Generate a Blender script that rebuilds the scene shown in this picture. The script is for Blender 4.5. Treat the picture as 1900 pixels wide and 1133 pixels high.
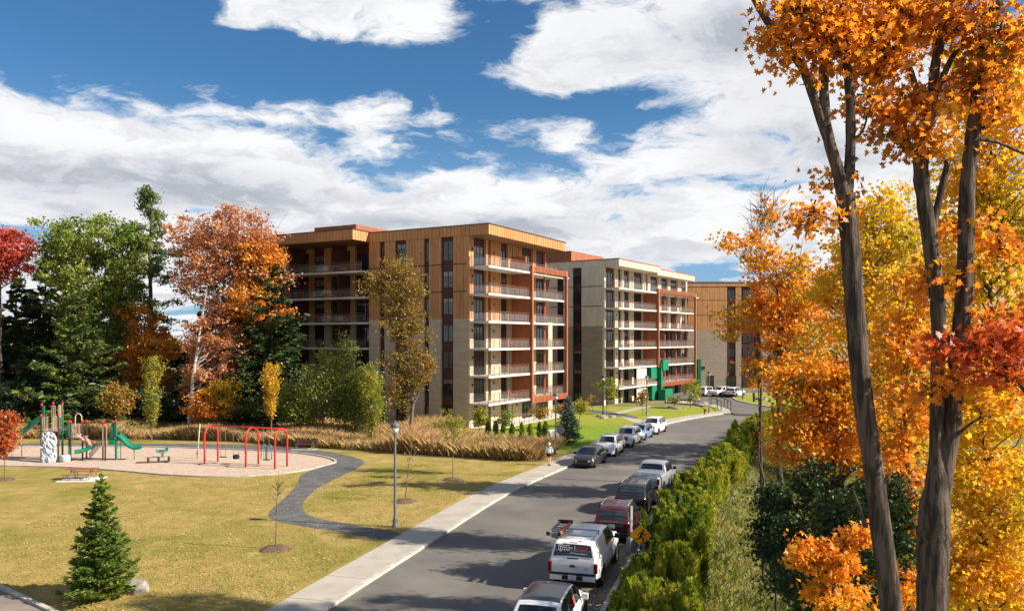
import bpy, math, random
import numpy as np
from mathutils import Vector, Matrix

R = math.radians
for o in list(bpy.data.objects):
    bpy.data.objects.remove(o)
SC = bpy.context.scene
COL = SC.collection

# ------------------------------------------------------------------ camera
CAM_Z, FPX, HOR = 10.0, 1500.0, 630.0
cd = bpy.data.cameras.new('camera')
cam = bpy.data.objects.new('camera', cd)
COL.objects.link(cam)
cam.location = (0, 0, CAM_Z)
cam.rotation_euler = (R(90), 0, 0)
cd.sensor_fit = 'HORIZONTAL'
cd.sensor_width = 36.0
cd.lens = 36.0 * FPX / 1900.0
cd.shift_y = (HOR - 566.5) / 1900.0
cd.clip_start = 0.2
cd.clip_end = 5000
SC.camera = cam

# ------------------------------------------------------------------ node helper
class NT:
    def __init__(s, nt):
        s.nt = nt
    def new(s, t, **kw):
        n = s.nt.nodes.new(t)
        for k, v in kw.items():
            setattr(n, k, v)
        return n
    def set(s, sock, v):
        if isinstance(v, bpy.types.NodeSocket):
            s.nt.links.new(v, sock)
        elif v is not None:
            if sock.type == 'RGBA' and len(v) == 3:
                v = (*v, 1)
            sock.default_value = v
    def m(s, op, a, b=None, c=None, clamp=False):
        n = s.new('ShaderNodeMath', operation=op, use_clamp=clamp)
        for i, v in enumerate((a, b, c)):
            if v is not None:
                s.set(n.inputs[i], v)
        return n.outputs[0]
    def vm(s, op, a, b=None):
        n = s.new('ShaderNodeVectorMath', operation=op)
        s.set(n.inputs[0], a)
        if b is not None:
            s.set(n.inputs[1], b)
        return n.outputs['Value'] if op in ('LENGTH', 'DOT_PRODUCT', 'DISTANCE') else n.outputs['Vector']
    def mix(s, f, a, b, blend='MIX'):
        n = s.new('ShaderNodeMix', data_type='RGBA', blend_type=blend)
        s.set(n.inputs[0], f); s.set(n.inputs[6], a); s.set(n.inputs[7], b)
        return n.outputs[2]
    def noise(s, vec, scale, detail=4, rough=.55, dist=0.0, col=False):
        n = s.new('ShaderNodeTexNoise')
        if vec is not None:
            s.set(n.inputs['Vector'], vec)
        s.set(n.inputs['Scale'], scale); s.set(n.inputs['Detail'], detail)
        s.set(n.inputs['Roughness'], rough); s.set(n.inputs['Distortion'], dist)
        return n.outputs['Color'] if col else n.outputs[0]
    def mr(s, v, a, b, c=0.0, d=1.0, smooth=True):
        n = s.new('ShaderNodeMapRange', interpolation_type='SMOOTHSTEP' if smooth else 'LINEAR')
        for i, x in enumerate((v, a, b, c, d)):
            s.set(n.inputs[i], x)
        return n.outputs[0]
    def ramp(s, f, stops):
        n = s.new('ShaderNodeValToRGB')
        e = n.color_ramp.elements
        while len(e) < len(stops):
            e.new(0.5)
        for i, (p, c) in enumerate(stops):
            e[i].position = p
            e[i].color = (*c, 1)
        s.set(n.inputs[0], f)
        return n.outputs[0]
    def xyz(s, v):
        n = s.new('ShaderNodeSeparateXYZ')
        s.set(n.inputs[0], v)
        return n.outputs
    def cxyz(s, x, y, z):
        n = s.new('ShaderNodeCombineXYZ')
        for i, v in enumerate((x, y, z)):
            s.set(n.inputs[i], v)
        return n.outputs[0]

# ------------------------------------------------------------------ world and sun
SUN_AZ, SUN_EL = -13.0, 33.0          # azimuth counter-clockwise from +X
world = bpy.data.worlds.new('World')
SC.world = world
world.use_nodes = True
wt = world.node_tree
wt.nodes.clear()
W = NT(wt)
sky = W.new('ShaderNodeTexSky', sky_type='NISHITA', sun_disc=False)
sky.sun_elevation = R(SUN_EL)
sky.sun_rotation = R(90 - SUN_AZ)
sky.altitude = 200
sky.air_density = 1.0
sky.dust_density = 0.4
sky.ozone_density = 2.2
direc = W.vm('NORMALIZE', W.new('ShaderNodeTexCoord').outputs['Generated'])
dx_, dy_, dz_ = W.xyz(direc)
zz = W.m('ADD', W.m('MAXIMUM', dz_, 0.0), 0.20)
cp = W.cxyz(W.m('DIVIDE', dx_, zz), W.m('DIVIDE', dy_, zz), W.m('MULTIPLY', dz_, 2.0))
warp = W.vm('MULTIPLY', W.vm('SUBTRACT', W.noise(cp, 3.2, 4, .55, 0, True), (.5, .5, .5)), (.36, .36, .36))
cpw = W.vm('ADD', cp, warp)
def cloud_noise(vec):
    a = W.noise(vec, 2.3, 12, .60)
    b = W.noise(W.vm('ADD', vec, (3.1, 8.2, 1.7)), 0.95, 4, .5)
    return W.m('ADD', W.m('MULTIPLY', a, .72), W.m('MULTIPLY', b, .28))
n1 = cloud_noise(cpw)
n_sun = cloud_noise(W.vm('ADD', cpw, (0.07, -0.05, 0.16)))
n_big = W.noise(W.vm('ADD', cp, (7.3, 2.1, 0)), 0.8, 4, .55)
def pdir(u, v):
    return Vector(((u - 950) / FPX, 1, (HOR - v) / FPX)).normalized()
def blob(u, v, ru, rv, a, b, hi, lo):
    dv = W.vm('MULTIPLY', W.vm('SUBTRACT', direc, tuple(pdir(u, v))), (FPX / ru, FPX / ru * .6, FPX / rv))
    return W.mr(W.vm('LENGTH', dv), a, b, hi, lo)
bias = W.mr(dz_, 0.10, 0.30, 0.34, 0.02)
for (u, v, ru, rv, amp) in [
        (90, 250, 360, 130, .26), (230, 30, 360, 120, -.30), (620, 120, 280, 48, -.22), (870, 100, 130, 120, -.17), (570, 0, 260, 75, .15), (780, 80, 90, 70, .16),
        (1060, 105, 230, 100, .15), (910, 30, 90, 70, -.12), (1220, 190, 130, 44, -.22), (960, 195, 180, 24, -.16), (1430, 150, 240, 240, .26), (480, 240, 130, 16, -.15),
        (-40, 428, 280, 24, -.22), (1330, 503, 150, 18, -.2)]:
    bias = W.m('ADD', bias, blob(u, v, ru, rv, 0.25, 1.35, amp, 0.0))
dens = W.m('ADD', W.m('ADD', W.m('MULTIPLY', W.m('SUBTRACT', n1, .5), 2.7), .5), bias)
mask = W.mr(dens, 0.48, 0.74)
thick = W.mr(dens, 0.54, 0.86)
lit = W.mr(W.m('SUBTRACT', n1, n_sun), -0.085, 0.05)
grey = W.mr(n_big, 0.40, 0.66)
gb = None
for a in [(1450, 285, 150, 55), (330, 350, 330, 55), (1400, 60, 120, 60), (900, 420, 320, 28)]:
    t = blob(*a, 0.2, 1.3, 1.0, 0.0)
    gb = t if gb is None else W.m('MAXIMUM', gb, t)
shade = W.m('ADD', W.m('MULTIPLY', grey, 0.28), W.m('MULTIPLY', gb, 0.50))
shade = W.m('ADD', shade, W.m('MULTIPLY', W.m('SUBTRACT', 1.0, lit), 0.52))
shade = W.m('MULTIPLY', shade, thick, clamp=True)
cloud = W.mix(shade, (4.35, 4.38, 4.45), (2.15, 2.3, 2.6))
skyc = W.mix(1.0, sky.outputs[0], (0.225, 0.40, 0.51), 'MULTIPLY')
skyc = W.mix(W.mr(dz_, 0.06, 0.30, 0.75, 0.0), skyc, (1.3, 2.2, 3.3))
final = W.mix(mask, skyc, cloud)
bg = W.new('ShaderNodeBackground')
W.set(bg.inputs[0], final)
bg.inputs[1].default_value = 0.10
W.nt.links.new(bg.outputs[0], W.new('ShaderNodeOutputWorld').inputs[0])
world.cycles.sampling_method = 'MANUAL'
world.cycles.sample_map_resolution = 512

sl = bpy.data.lights.new('sun', 'SUN')
sl.energy = 4.6
sl.angle = R(0.53)
sl.color = (1.0, 0.90, 0.76)
sun = bpy.data.objects.new('sun', sl)
COL.objects.link(sun)
S_DIR = Vector((math.cos(R(SUN_EL)) * math.cos(R(SUN_AZ)), math.cos(R(SUN_EL)) * math.sin(R(SUN_AZ)), math.sin(R(SUN_EL))))
sun.rotation_euler = S_DIR.to_track_quat('Z', 'Y').to_euler()
sun.location = S_DIR * 200

SC.view_settings.view_transform = 'Standard'
SC.view_settings.look = 'None'
SC.view_settings.exposure = 1.16
SC.view_settings.gamma = 1.0
SC.view_settings.use_curve_mapping = False
SC.cycles.max_bounces = 6
SC.cycles.diffuse_bounces = 3
SC.cycles.glossy_bounces = 3
SC.cycles.transmission_bounces = 4
SC.cycles.transparent_max_bounces = 6
SC.cycles.use_denoising = True

# ------------------------------------------------------------------ general helpers
def lin(c):
    return tuple((x / 12.92 if x <= .04045 else ((x + .055) / 1.055) ** 2.4) for x in (v / 255 for v in c))
def G(u, v, z=0.0):                    # a pixel of the photo on the level z
    Y = (CAM_Z - z) * FPX / (v - HOR)
    return Vector(((u - 950) / FPX * Y, Y, z))
def P(u, v, Y):                        # a pixel at a known distance
    return Vector(((u - 950) / FPX * Y, Y, CAM_Z + (HOR - v) / FPX * Y))
def tag(o, label=None, cat=None, group=None, kind=None):
    if label: o['label'] = label
    if cat: o['category'] = cat
    if group: o['group'] = group
    if kind: o['kind'] = kind
    return o
def empty(name, loc=(0, 0, 0), rz=0.0, parent=None):
    o = bpy.data.objects.new(name, None)
    o.empty_display_size = .2
    COL.objects.link(o)
    o.location = loc
    o.rotation_euler = (0, 0, rz)
    o.parent = parent
    return o
def thing(name, label, cat, loc=(0, 0, 0), rz=0.0, group=None):
    return tag(empty(name, loc, rz), label, cat, group)
def link_mesh(name, me, parent=None):
    o = bpy.data.objects.new(name, me)
    COL.objects.link(o)
    o.parent = parent
    return o
def copy_tree(o, parent=None):
    c = o.copy()
    COL.objects.link(c)
    c.parent = parent
    for ch in list(o.children):
        copy_tree(ch, c)
    return c

class MB:
    """collects verts and faces, builds one mesh object"""
    def __init__(s):
        s.v = []; s.f = []; s.sm = []
    def add(s, vs, fs, smooth=False):
        b = len(s.v)
        s.v += [tuple(p) for p in vs]
        s.f += [tuple(b + i for i in f) for f in fs]
        s.sm += [smooth] * len(fs)
        return s
    def box(s, x0, x1, y0, y1, z0, z1, M=None):
        vs = [Vector((x, y, z)) for z in (z0, z1) for x, y in ((x0, y0), (x1, y0), (x1, y1), (x0, y1))]
        if M is not None:
            vs = [M @ p for p in vs]
        return s.add(vs, [(3, 2, 1, 0), (4, 5, 6, 7), (0, 1, 5, 4), (1, 2, 6, 5), (2, 3, 7, 6), (3, 0, 4, 7)])
    def bar(s, a, b, w, h=None, up=(0, 0, 1)):
        a, b = Vector(a), Vector(b)
        h = h or w
        d = (b - a).normalized()
        up = Vector(up)
        if abs(d.dot(up)) > .98:
            up = Vector((1, 0, 0))
        x = d.cross(up).normalized() * w / 2
        y = x.cross(d).normalized() * h / 2
        vs = [p + i * x + j * y for p in (a, b) for i, j in ((-1, -1), (1, -1), (1, 1), (-1, 1))]
        return s.add(vs, [(3, 2, 1, 0), (4, 5, 6, 7), (0, 1, 5, 4), (1, 2, 6, 5), (2, 3, 7, 6), (3, 0, 4, 7)])
    def tube(s, pts, rad, n=8, cap=True, smooth=True):
        pts = [Vector(p) for p in pts]
        if not hasattr(rad, '__len__'):
            rad = [rad] * len(pts)
        rad = [float(q) for q in rad]
        vs, fs = [], []
        up = None
        for i, p in enumerate(pts):
            d = (pts[min(i + 1, len(pts) - 1)] - pts[max(i - 1, 0)]).normalized()
            if up is None:
                up = Vector((0, 0, 1)) if abs(d.z) < .9 else Vector((1, 0, 0))
            x = d.cross(up).normalized()
            y = x.cross(d).normalized()
            up = y
            for k in range(n):
                a = 2 * math.pi * k / n
                vs.append(p + rad[i] * (math.cos(a) * x + math.sin(a) * y))
        for i in range(len(pts) - 1):
            for k in range(n):
                fs.append((i * n + k, i * n + (k + 1) % n, (i + 1) * n + (k + 1) % n, (i + 1) * n + k))
        s.add(vs, fs, smooth)
        if cap:
            b = len(s.v) - len(vs)
            s.f.append(tuple(b + k for k in range(n - 1, -1, -1)))
            s.f.append(tuple(b + (len(pts) - 1) * n + k for k in range(n)))
            s.sm += [False, False]
        return s
    def lathe(s, prof, c=(0, 0, 0), n=16, axis='z', smooth=True, M=None):
        vs, fs = [], []
        for r, h in prof:
            for k in range(n):
                a = 2 * math.pi * k / n
                p = {'z': (r * math.cos(a), r * math.sin(a), h), 'y': (r * math.cos(a), h, r * math.sin(a)), 'x': (h, r * math.cos(a), r * math.sin(a))}[axis]
                p = Vector(p) + Vector(c)
                vs.append(M @ p if M is not None else p)
        for i in range(len(prof) - 1):
            for k in range(n):
                fs.append((i * n + k, i * n + (k + 1) % n, (i + 1) * n + (k + 1) % n, (i + 1) * n + k))
        return s.add(vs, fs, smooth)
    def prism(s, poly, z0, z1):
        n = len(poly)
        vs = [(p[0], p[1], z0) for p in poly] + [(p[0], p[1], z1) for p in poly]
        fs = [tuple(range(n - 1, -1, -1)), tuple(range(n, 2 * n))] + [(i, (i + 1) % n, n + (i + 1) % n, n + i) for i in range(n)]
        return s.add(vs, fs)
    def mesh(s, name, mat):
        me = bpy.data.meshes.new(name)
        me.from_pydata(s.v, [], s.f)
        if any(s.sm):
            me.polygons.foreach_set('use_smooth', s.sm)
        if mat is not None:
            me.materials.append(mat)
        me.update()
        return me
    def build(s, name, mat, parent=None):
        return link_mesh(name, s.mesh(name, mat), parent)

def np_mesh(name, V, F, mat, smooth=False):
    """V (n,3), F (m,k) constant k"""
    me = bpy.data.meshes.new(name)
    V = np.asarray(V, np.float32); F = np.asarray(F, np.int32)
    k = F.shape[1]
    me.vertices.add(len(V)); me.vertices.foreach_set('co', V.ravel())
    me.loops.add(F.size); me.loops.foreach_set('vertex_index', F.ravel())
    me.polygons.add(len(F)); me.polygons.foreach_set('loop_start', np.arange(0, F.size, k, dtype=np.int32))
    if smooth:
        me.polygons.foreach_set('use_smooth', np.ones(len(F), bool))
    me.materials.append(mat)
    me.update(calc_edges=True)
    return me

# ------------------------------------------------------------------ materials
MATS = {}
def pm(name, c1, c2=None, scale=3.0, rough=.7, bump=0.0, bscale=30.0, metal=0.0, spec=.3, detail=5, lo=.35, hi=.65, stretch=None, coat=0.0, c3=None, s3=.5, bdist=.03):
    """principled with two-tone noise and bump"""
    m = bpy.data.materials.new(name)
    m.use_nodes = True
    T = NT(m.node_tree)
    b = m.node_tree.nodes['Principled BSDF']
    co = T.new('ShaderNodeTexCoord').outputs['Object']
    if stretch:
        co = T.vm('MULTIPLY', co, stretch)
    c = c1
    if c2 is not None:
        c = T.mix(T.mr(T.noise(co, scale, detail), lo, hi), c1, c2)
    if c3 is not None:
        c = T.mix(T.mr(T.noise(T.vm('ADD', co, (31, 17, 5)), scale * s3, 4), .48, .68), c, c3)
    T.set(b.inputs['Base Color'], c)
    b.inputs['Roughness'].default_value = rough
    b.inputs['Metallic'].default_value = metal
    b.inputs['Specular IOR Level'].default_value = spec
    if coat:
        b.inputs['Coat Weight'].default_value = coat
        b.inputs['Coat Roughness'].default_value = .05
    if bump:
        bn = T.new('ShaderNodeBump')
        bn.inputs['Strength'].default_value = bump
        bn.inputs['Distance'].default_value = bdist
        T.set(bn.inputs['Height'], T.noise(co, bscale, 5, .65))
        T.nt.links.new(bn.outputs[0], b.inputs['Normal'])
    MATS[name] = m
    return m
def leafmat(name, cols, trans=.45, vscale=.35, rough=.6, objvar=0.0):
    """diffuse and translucent leaf; colour differs per leaf and in clumps"""
    m = bpy.data.materials.new(name)
    m.use_nodes = True
    nt = m.node_tree
    nt.nodes.clear()
    T = NT(nt)
    rnd = T.new('ShaderNodeNewGeometry').outputs['Random Per Island']
    co = T.new('ShaderNodeTexCoord').outputs['Object']
    cl = T.noise(co, vscale, 3, .6)
    f = T.m('ADD', T.m('MULTIPLY', T.mr(cl, .3, .7), .62), T.m('MULTIPLY', rnd, .38))
    if objvar:
        f = T.m('ADD', f, T.m('MULTIPLY', T.m('SUBTRACT', T.new('ShaderNodeObjectInfo').outputs['Random'], .5), objvar))
    n = len(cols)
    c = T.ramp(f, [(.08 + .84 * i / max(1, n - 1), col) for i, col in enumerate(cols)])
    d = T.new('ShaderNodeBsdfDiffuse'); T.set(d.inputs[0], c)
    t = T.new('ShaderNodeBsdfTranslucent'); T.set(t.inputs[0], c)
    g = T.new('ShaderNodeBsdfGlossy'); g.inputs['Roughness'].default_value = .45; T.set(g.inputs[0], (.6, .6, .6))
    mx = T.new('ShaderNodeMixShader'); mx.inputs[0].default_value = trans
    nt.links.new(d.outputs[0], mx.inputs[1]); nt.links.new(t.outputs[0], mx.inputs[2])
    m2 = T.new('ShaderNodeMixShader'); m2.inputs[0].default_value = .035
    nt.links.new(mx.outputs[0], m2.inputs[1]); nt.links.new(g.outputs[0], m2.inputs[2])
    nt.links.new(m2.outputs[0], T.new('ShaderNodeOutputMaterial').inputs[0])
    MATS[name] = m
    return m
# ================================================================== setting
pm('asphalt', (.115, .106, .096), (.14, .13, .118), .35, .85, .25, 60, c3=(.175, .16, .142), s3=.4)
pm('asphalt_path', (.082, .082, .085), (.12, .12, .12), 1.2, .9, .5, 40)
pm('concrete', (.40, .365, .31), (.36, .325, .275), .7, .85, .2, 30, c3=(.33, .30, .25), s3=1.4)
pm('kerb_concrete', (.47, .44, .385), (.34, .31, .27), 1.6, .85, .35, 25)
pm('woodchips', (.50, .385, .30), (.36, .25, .18), 5.0, .95, .9, 12, c3=(.56, .46, .38), s3=3)
pm('mulch', (.10, .062, .04), (.17, .11, .07), 9, .95, 1.0, 20)
pm('bare_soil', (.16, .125, .075), (.20, .18, .07), .5, .95, .6, 6, c3=(.11, .13, .03), s3=.8)

def lawn_material():
    m = bpy.data.materials.new('lawn_grass'); m.use_nodes = True
    T = NT(m.node_tree); b = m.node_tree.nodes['Principled BSDF']
    co = T.new('ShaderNodeTexCoord').outputs['Object']
    big = T.noise(co, .16, 5, .6, .6)
    mid = T.noise(T.vm('MULTIPLY', co, (1, .8, 1)), .9, 5, .65)
    fine = T.noise(co, 9.0, 5, .7)
    dry = T.mix(T.mr(mid, .35, .68), (.29, .225, .06), (.43, .30, .115))
    green = T.mix(T.mr(mid, .3, .7), (.155, .165, .022), (.27, .225, .05))
    c = T.mix(T.mr(T.m('ADD', T.m('MULTIPLY', big, .75), T.m('MULTIPLY', mid, .25)), .47, .63), dry, green)
    # watered turf by the apartment blocks
    x, y, z = T.xyz(co)
    edge = T.m('ADD', T.m('ADD', y, T.m('MULTIPLY', x, .35)), T.m('MULTIPLY', mid, 2.0))
    lush = T.mix(T.mr(mid, .3, .7), (.135, .245, .018), (.21, .30, .03))
    yel = T.mix(T.mr(mid, .3, .7), (.24, .28, .03), (.30, .30, .05))
    lush = T.mix(T.mr(T.m('ADD', y, T.m('MULTIPLY', mid, 3)), 93, 100), lush, yel)
    c = T.mix(T.m('MULTIPLY', T.mr(edge, 73, 76), T.mr(x, -4, -1)), c, lush)
    c = T.mix(T.m('MULTIPLY', T.mr(fine, .3, .75), .6), c, T.mix(.55, c, (.05, .045, .012)))
    c = T.mix(T.m('MULTIPLY', T.mr(T.noise(co, 2.6, 5, .7), .52, .72), .5), c, (.20, .16, .04))
    c = T.mix(T.m('MULTIPLY', T.mr(T.noise(T.vm('ADD', co, (9, 4, 0)), .45, 6, .7), .55, .72), .55), c, (.50, .37, .17))
    T.set(b.inputs['Base Color'], c)
    b.inputs['Roughness'].default_value = .95
    b.inputs['Specular IOR Level'].default_value = .1
    bn = T.new('ShaderNodeBump'); bn.inputs['Strength'].default_value = .8; bn.inputs['Distance'].default_value = .06
    T.set(bn.inputs['Height'], T.noise(co, 7.0, 6, .75))
    T.nt.links.new(bn.outputs[0], b.inputs['Normal'])
    MATS['lawn_grass'] = m
lawn_material()

def crom(pts, n=16):
    pts = [np.array(p, float) for p in pts]
    pts = [2 * pts[0] - pts[1]] + pts + [2 * pts[-1] - pts[-2]]
    out = []
    for i in range(1, len(pts) - 2):
        p0, p1, p2, p3 = pts[i - 1:i + 3]
        for k in range(n):
            t = k / n
            out.append(.5 * ((2 * p1) + (-p0 + p2) * t + (2 * p0 - 5 * p1 + 4 * p2 - p3) * t ** 2 + (-p0 + 3 * p1 - 3 * p2 + p3) * t ** 3))
    out.append(pts[-2])
    return np.array(out)
LK = crom([(-17.2, -10), (-14.6, 0), (-12.0, 10), (-9.4, 20), (-6.76, 30), (-4.3, 38.5), (-1.0, 49.8), (1.35, 56.2), (4.95, 64.65), (10.2, 78.5), (16.6, 92.5), (23.2, 102.5), (29.9, 110), (37, 116)], 12)
tg = np.gradient(LK, axis=0)
tg /= np.linalg.norm(tg, axis=1)[:, None]
NR = np.stack([tg[:, 1], -tg[:, 0]], 1)
ARC = np.concatenate([[0], np.cumsum(np.linalg.norm(np.diff(LK, axis=0), axis=1))])
ROADW = 9.7
def off(d, i=None):
    return LK + d * NR
def at_s(s, d):                         # point and heading at arc length s, offset d right of the left kerb
    x = np.interp(s, ARC, LK[:, 0]); y = np.interp(s, ARC, LK[:, 1])
    a = np.interp(s, ARC, tg[:, 0]); b = np.interp(s, ARC, tg[:, 1])
    l = math.hypot(a, b); a, b = a / l, b / l
    return Vector((x + d * b, y - d * a, 0)), math.atan2(b, a)
def s_of_y(y):
    return float(np.interp(y, LK[:, 1], ARC))
def xr(y):                              # x of the right kerb at depth y
    q = off(ROADW)
    return np.interp(y, q[:, 1], q[:, 0])
def xl(y, d=-2.06):
    q = off(d)
    return np.interp(y, q[:, 1], q[:, 0])

def ground_h(x, y):
    d = x - xr(y)
    fade = np.clip((112 - y) / 22, 0, 1)
    h = -np.clip((d - 3.6) * .42, 0, 5.5) * fade
    return np.where(d > 0.6, .05 + h, -.05)

gx = np.unique(np.concatenate([np.linspace(-1500, -200, 10), np.linspace(-200, -30, 18), np.linspace(-30, 75, 140), np.linspace(75, 250, 18), np.linspace(250, 1500, 8)]))
gy = np.unique(np.concatenate([np.linspace(-200, 0, 9), np.linspace(0, 125, 126), np.linspace(125, 400, 20), np.linspace(400, 2500, 8)]))
XX, YY = np.meshgrid(gx, gy)
HH = ground_h(XX, YY)
HH = HH + np.where(HH < 0, .18 * np.sin(XX * 1.3 + YY * .7) * np.sin(YY * 1.1), 0) * (XX - xr(YY) > 3.6)
V = np.stack([XX.ravel(), YY.ravel(), HH.ravel()], 1)
nx = len(gx)
ii = (np.arange(len(gy) - 1)[:, None] * nx + np.arange(nx - 1)[None]).ravel()
ground = link_mesh('ground', np_mesh('ground', V, np.stack([ii, ii + 1, ii + nx + 1, ii + nx], 1), MATS['bare_soil'], True))
tag(ground, kind='structure')

def strip(d0, d1, z, i0=0, i1=None):
    a, b = off(d0)[i0:i1], off(d1)[i0:i1]
    n = len(a)
    V = [(*p, z) for p in a] + [(*p, z) for p in b]
    return V, [(i, n + i, n + i + 1, i + 1) for i in range(n - 1)]
mb = MB(); mb.add(*strip(0.0, ROADW, 0.0))
road = tag(mb.build('road', MATS['asphalt']), kind='structure')
def kerb(name, d0, d1, zt):
    mb = MB()
    a, b = off(d0), off(d1)
    ds = [(a, 0.0), (a, zt - .02), (a + (b - a) * .12, zt), (b, zt), (b, 0.0)]
    n = len(a)
    for (p, z), (q, w) in zip(ds[:-1], ds[1:]):
        mb.add([(*x, z) for x in p] + [(*x, w) for x in q], [(i, i + 1, n + i + 1, n + i) for i in range(n - 1)])
    return tag(mb.build(name, MATS['kerb_concrete']), kind='structure')
kerb('kerb', -0.004, -0.22, .12)
kerb('kerb', ROADW + .004, ROADW + .20, .12)
# sidewalk, one slab per bay
side = MB(); side.add(*strip(-2.05, -0.22, .06))
sidewalk = tag(side.build('sidewalk', MATS['concrete']), kind='structure')
s0, k = s_of_y(16), 0
while s0 < ARC[-1] - 8:
    L = 3.0
    m = MB(); n = 4
    ps = [(s0 + .012 + (L - .024) * i / n) for i in range(n + 1)]
    rows = []
    rr = random.Random(k)
    zt = .118 + rr.uniform(-.004, .004)
    for s in ps:
        l, _ = at_s(s, -2.05); r, _ = at_s(s, -.232)
        rows.append((l, r))
    V = []
    for l, r in rows:
        V += [(l.x, l.y, .03), (l.x, l.y, zt), (r.x, r.y, zt), (r.x, r.y, .03)]
    F = []
    for i in range(n):
        for j in range(3):
            F.append((i * 4 + j, i * 4 + j + 1, i * 4 + 5 + j, i * 4 + 4 + j))
    F += [(0, 3, 2, 1), tuple(n * 4 + q for q in range(4))]
    m.add(V, [f[::-1] for f in F])
    m.build('slab', MATS['concrete'], sidewalk)
    s0 += L; k += 1
# lawn west of the sidewalk
ly = np.unique(np.concatenate([np.linspace(5, 120, 116)]))
rows = []
for y in ly:
    xe = float(xl(y))
    rows.append([(-160, y, .1), (-60, y, .1), (-30, y, .1), (-14, y, .1), (xe - 1, y, .1), (xe, y, .1)])
V = [p for r in rows for p in r]
F = [(i * 6 + j, i * 6 + j + 1, i * 6 + 7 + j, i * 6 + 6 + j) for i in range(len(rows) - 1) for j in range(5)]
lawn = MB(); lawn.add(V, F)
lawn = tag(lawn.build('lawn', MATS['lawn_grass']), kind='structure')

def sheet(name, px, z, mat, lift=0.0, dense=None):
    pts = [G(u, v, z) for u, v in px]
    if dense:
        q = crom([p[:2] for p in pts] + [pts[0][:2]], dense)[:-1]
    else:
        q = [p[:2] for p in pts]
    m = MB()
    m.add([(p[0], p[1], z) for p in q], [tuple(range(len(q)))])
    return tag(m.build(name, mat), kind='structure'), q
PAD = [(-260, 850), (-120, 861), (0, 864), (130, 867), (220, 873), (300, 880), (400, 884.5), (480, 882), (555, 874), (602, 863), (621, 856), (600, 848), (540, 840), (430, 834), (300, 830), (150, 828), (0, 829), (-150, 831), (-250, 838)]
pad, padq = sheet('playground_surface', PAD, .108, MATS['woodchips'], dense=6)
PATH = [(-260, 824), (0, 822), (300, 822.5), (430, 824), (540, 829), (610, 838), (658, 848), (676, 857), (660, 870), (622, 888), (588, 907), (566, 927), (562, 943), (578, 957), (640, 970), (745, 989), (722, 1004), (650, 989), (570, 977), (512, 966), (498, 953), (515, 934), (538, 914), (552, 896), (560, 880), (600, 864), (624, 857), (600, 846), (540, 838.5), (430, 832), (300, 828), (0, 827), (-260, 830)]
pth, _ = sheet('path', PATH, .104, MATS['asphalt_path'], dense=5)
# concrete edging round the chips
m = MB()
c = np.array(padq)
t = np.roll(c, -1, 0) - np.roll(c, 1, 0); t /= np.linalg.norm(t, axis=1)[:, None]
nrm = np.stack([t[:, 1], -t[:, 0]], 1)
n = len(c)
for (o0, z0), (o1, z1) in zip([(-.02, .09), (-.02, .20), (.16, .20)], [(-.02, .20), (.16, .20), (.16, .09)]):
    a, b = c + nrm * o0, c + nrm * o1
    m.add([(*p, z0) for p in a] + [(*p, z1) for p in b], [(i, n + i, n + (i + 1) % n, (i + 1) % n) for i in range(n)])
tag(m.build('playground_edging', MATS['kerb_concrete']), kind='structure')
# driveway in the near left corner with its kerb
a, b = G(0, 1086, .1), G(105, 1135, .1)
d = (b - a).normalized(); nn = Vector((-d.y, d.x, 0)) * -1
a2, b2 = a - d * 25, b + d * 10.5
m = MB(); m.add([a2 + nn * .2, b2 + nn * .2, b2 + nn * 6, a2 + nn * 6], [(3, 2, 1, 0)])
dr = m.build('driveway', pm('pale_asphalt', (.25, .205, .17), (.19, .155, .13), .8, .9, .3, 50)); dr.location.z = .006
tag(dr, kind='structure')
m = MB()
for i in range(12):
    p, q = a2 + (b2 - a2) * (i / 12) + d * .01, a2 + (b2 - a2) * ((i + 1) / 12) - d * .01
    m = MB(); m.add([x + nn * o + Vector((0, 0, z)) for x in (p, q) for o, z in ((0, -.05), (0, .1), (.2, .1), (.2, -.05))], [(0, 1, 5, 4), (1, 2, 6, 5), (2, 3, 7, 6), (0, 3, 2, 1), (4, 5, 6, 7)])
    if i == 0:
        dk = tag(m.build('driveway_kerb', MATS['kerb_concrete']), kind='structure')
    else:
        m.build('kerb_stone', MATS['kerb_concrete'], dk)
# far court in front of the end block, lawn island, walks between the blocks
sheet('parking_court', [(1364, 768), (1340, 757), (1318, 747), (1285, 742), (1240, 738), (1240, 724), (1420, 724), (1560, 745), (1560, 768)], .125, MATS['asphalt'])
isl, iq = sheet('island', [(1362, 737), (1372, 742.5), (1411, 751), (1480, 760), (1560, 764), (1560, 728), (1372, 731)], .21, MATS['lawn_grass'], dense=4)
m = MB(); c = np.array(iq); t = np.roll(c, -1, 0) - np.roll(c, 1, 0); t /= np.linalg.norm(t, axis=1)[:, None]
nrm = np.stack([t[:, 1], -t[:, 0]], 1); n = len(c)
for (o0, z0), (o1, z1) in zip([(-.02, .20), (-.02, .26), (.3, .26)], [(-.02, .26), (.3, .26), (.3, .09)]):
    a, b = c + nrm * o0, c + nrm * o1
    m.add([(*p, z0) for p in a] + [(*p, z1) for p in b], [(i, n + i, n + (i + 1) % n, (i + 1) % n) for i in range(n)])
tag(m.build('island_kerb', MATS['kerb_concrete']), kind='structure')
sheet('drive', [(1040, 757), (1075, 757), (1130, 763), (1185, 773), (1180, 777), (1120, 768), (1065, 761.5), (1040, 761)], .104, MATS['asphalt_path'])
sheet('footpath', [(1150, 772), (1185, 777), (1225, 791), (1205, 790), (1170, 781)], .108, MATS['concrete'])
sheet('footpath', [(1140, 764), (1175, 757), (1205, 752.5), (1212, 754), (1180, 760), (1150, 768)], .108, MATS['concrete'])
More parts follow.
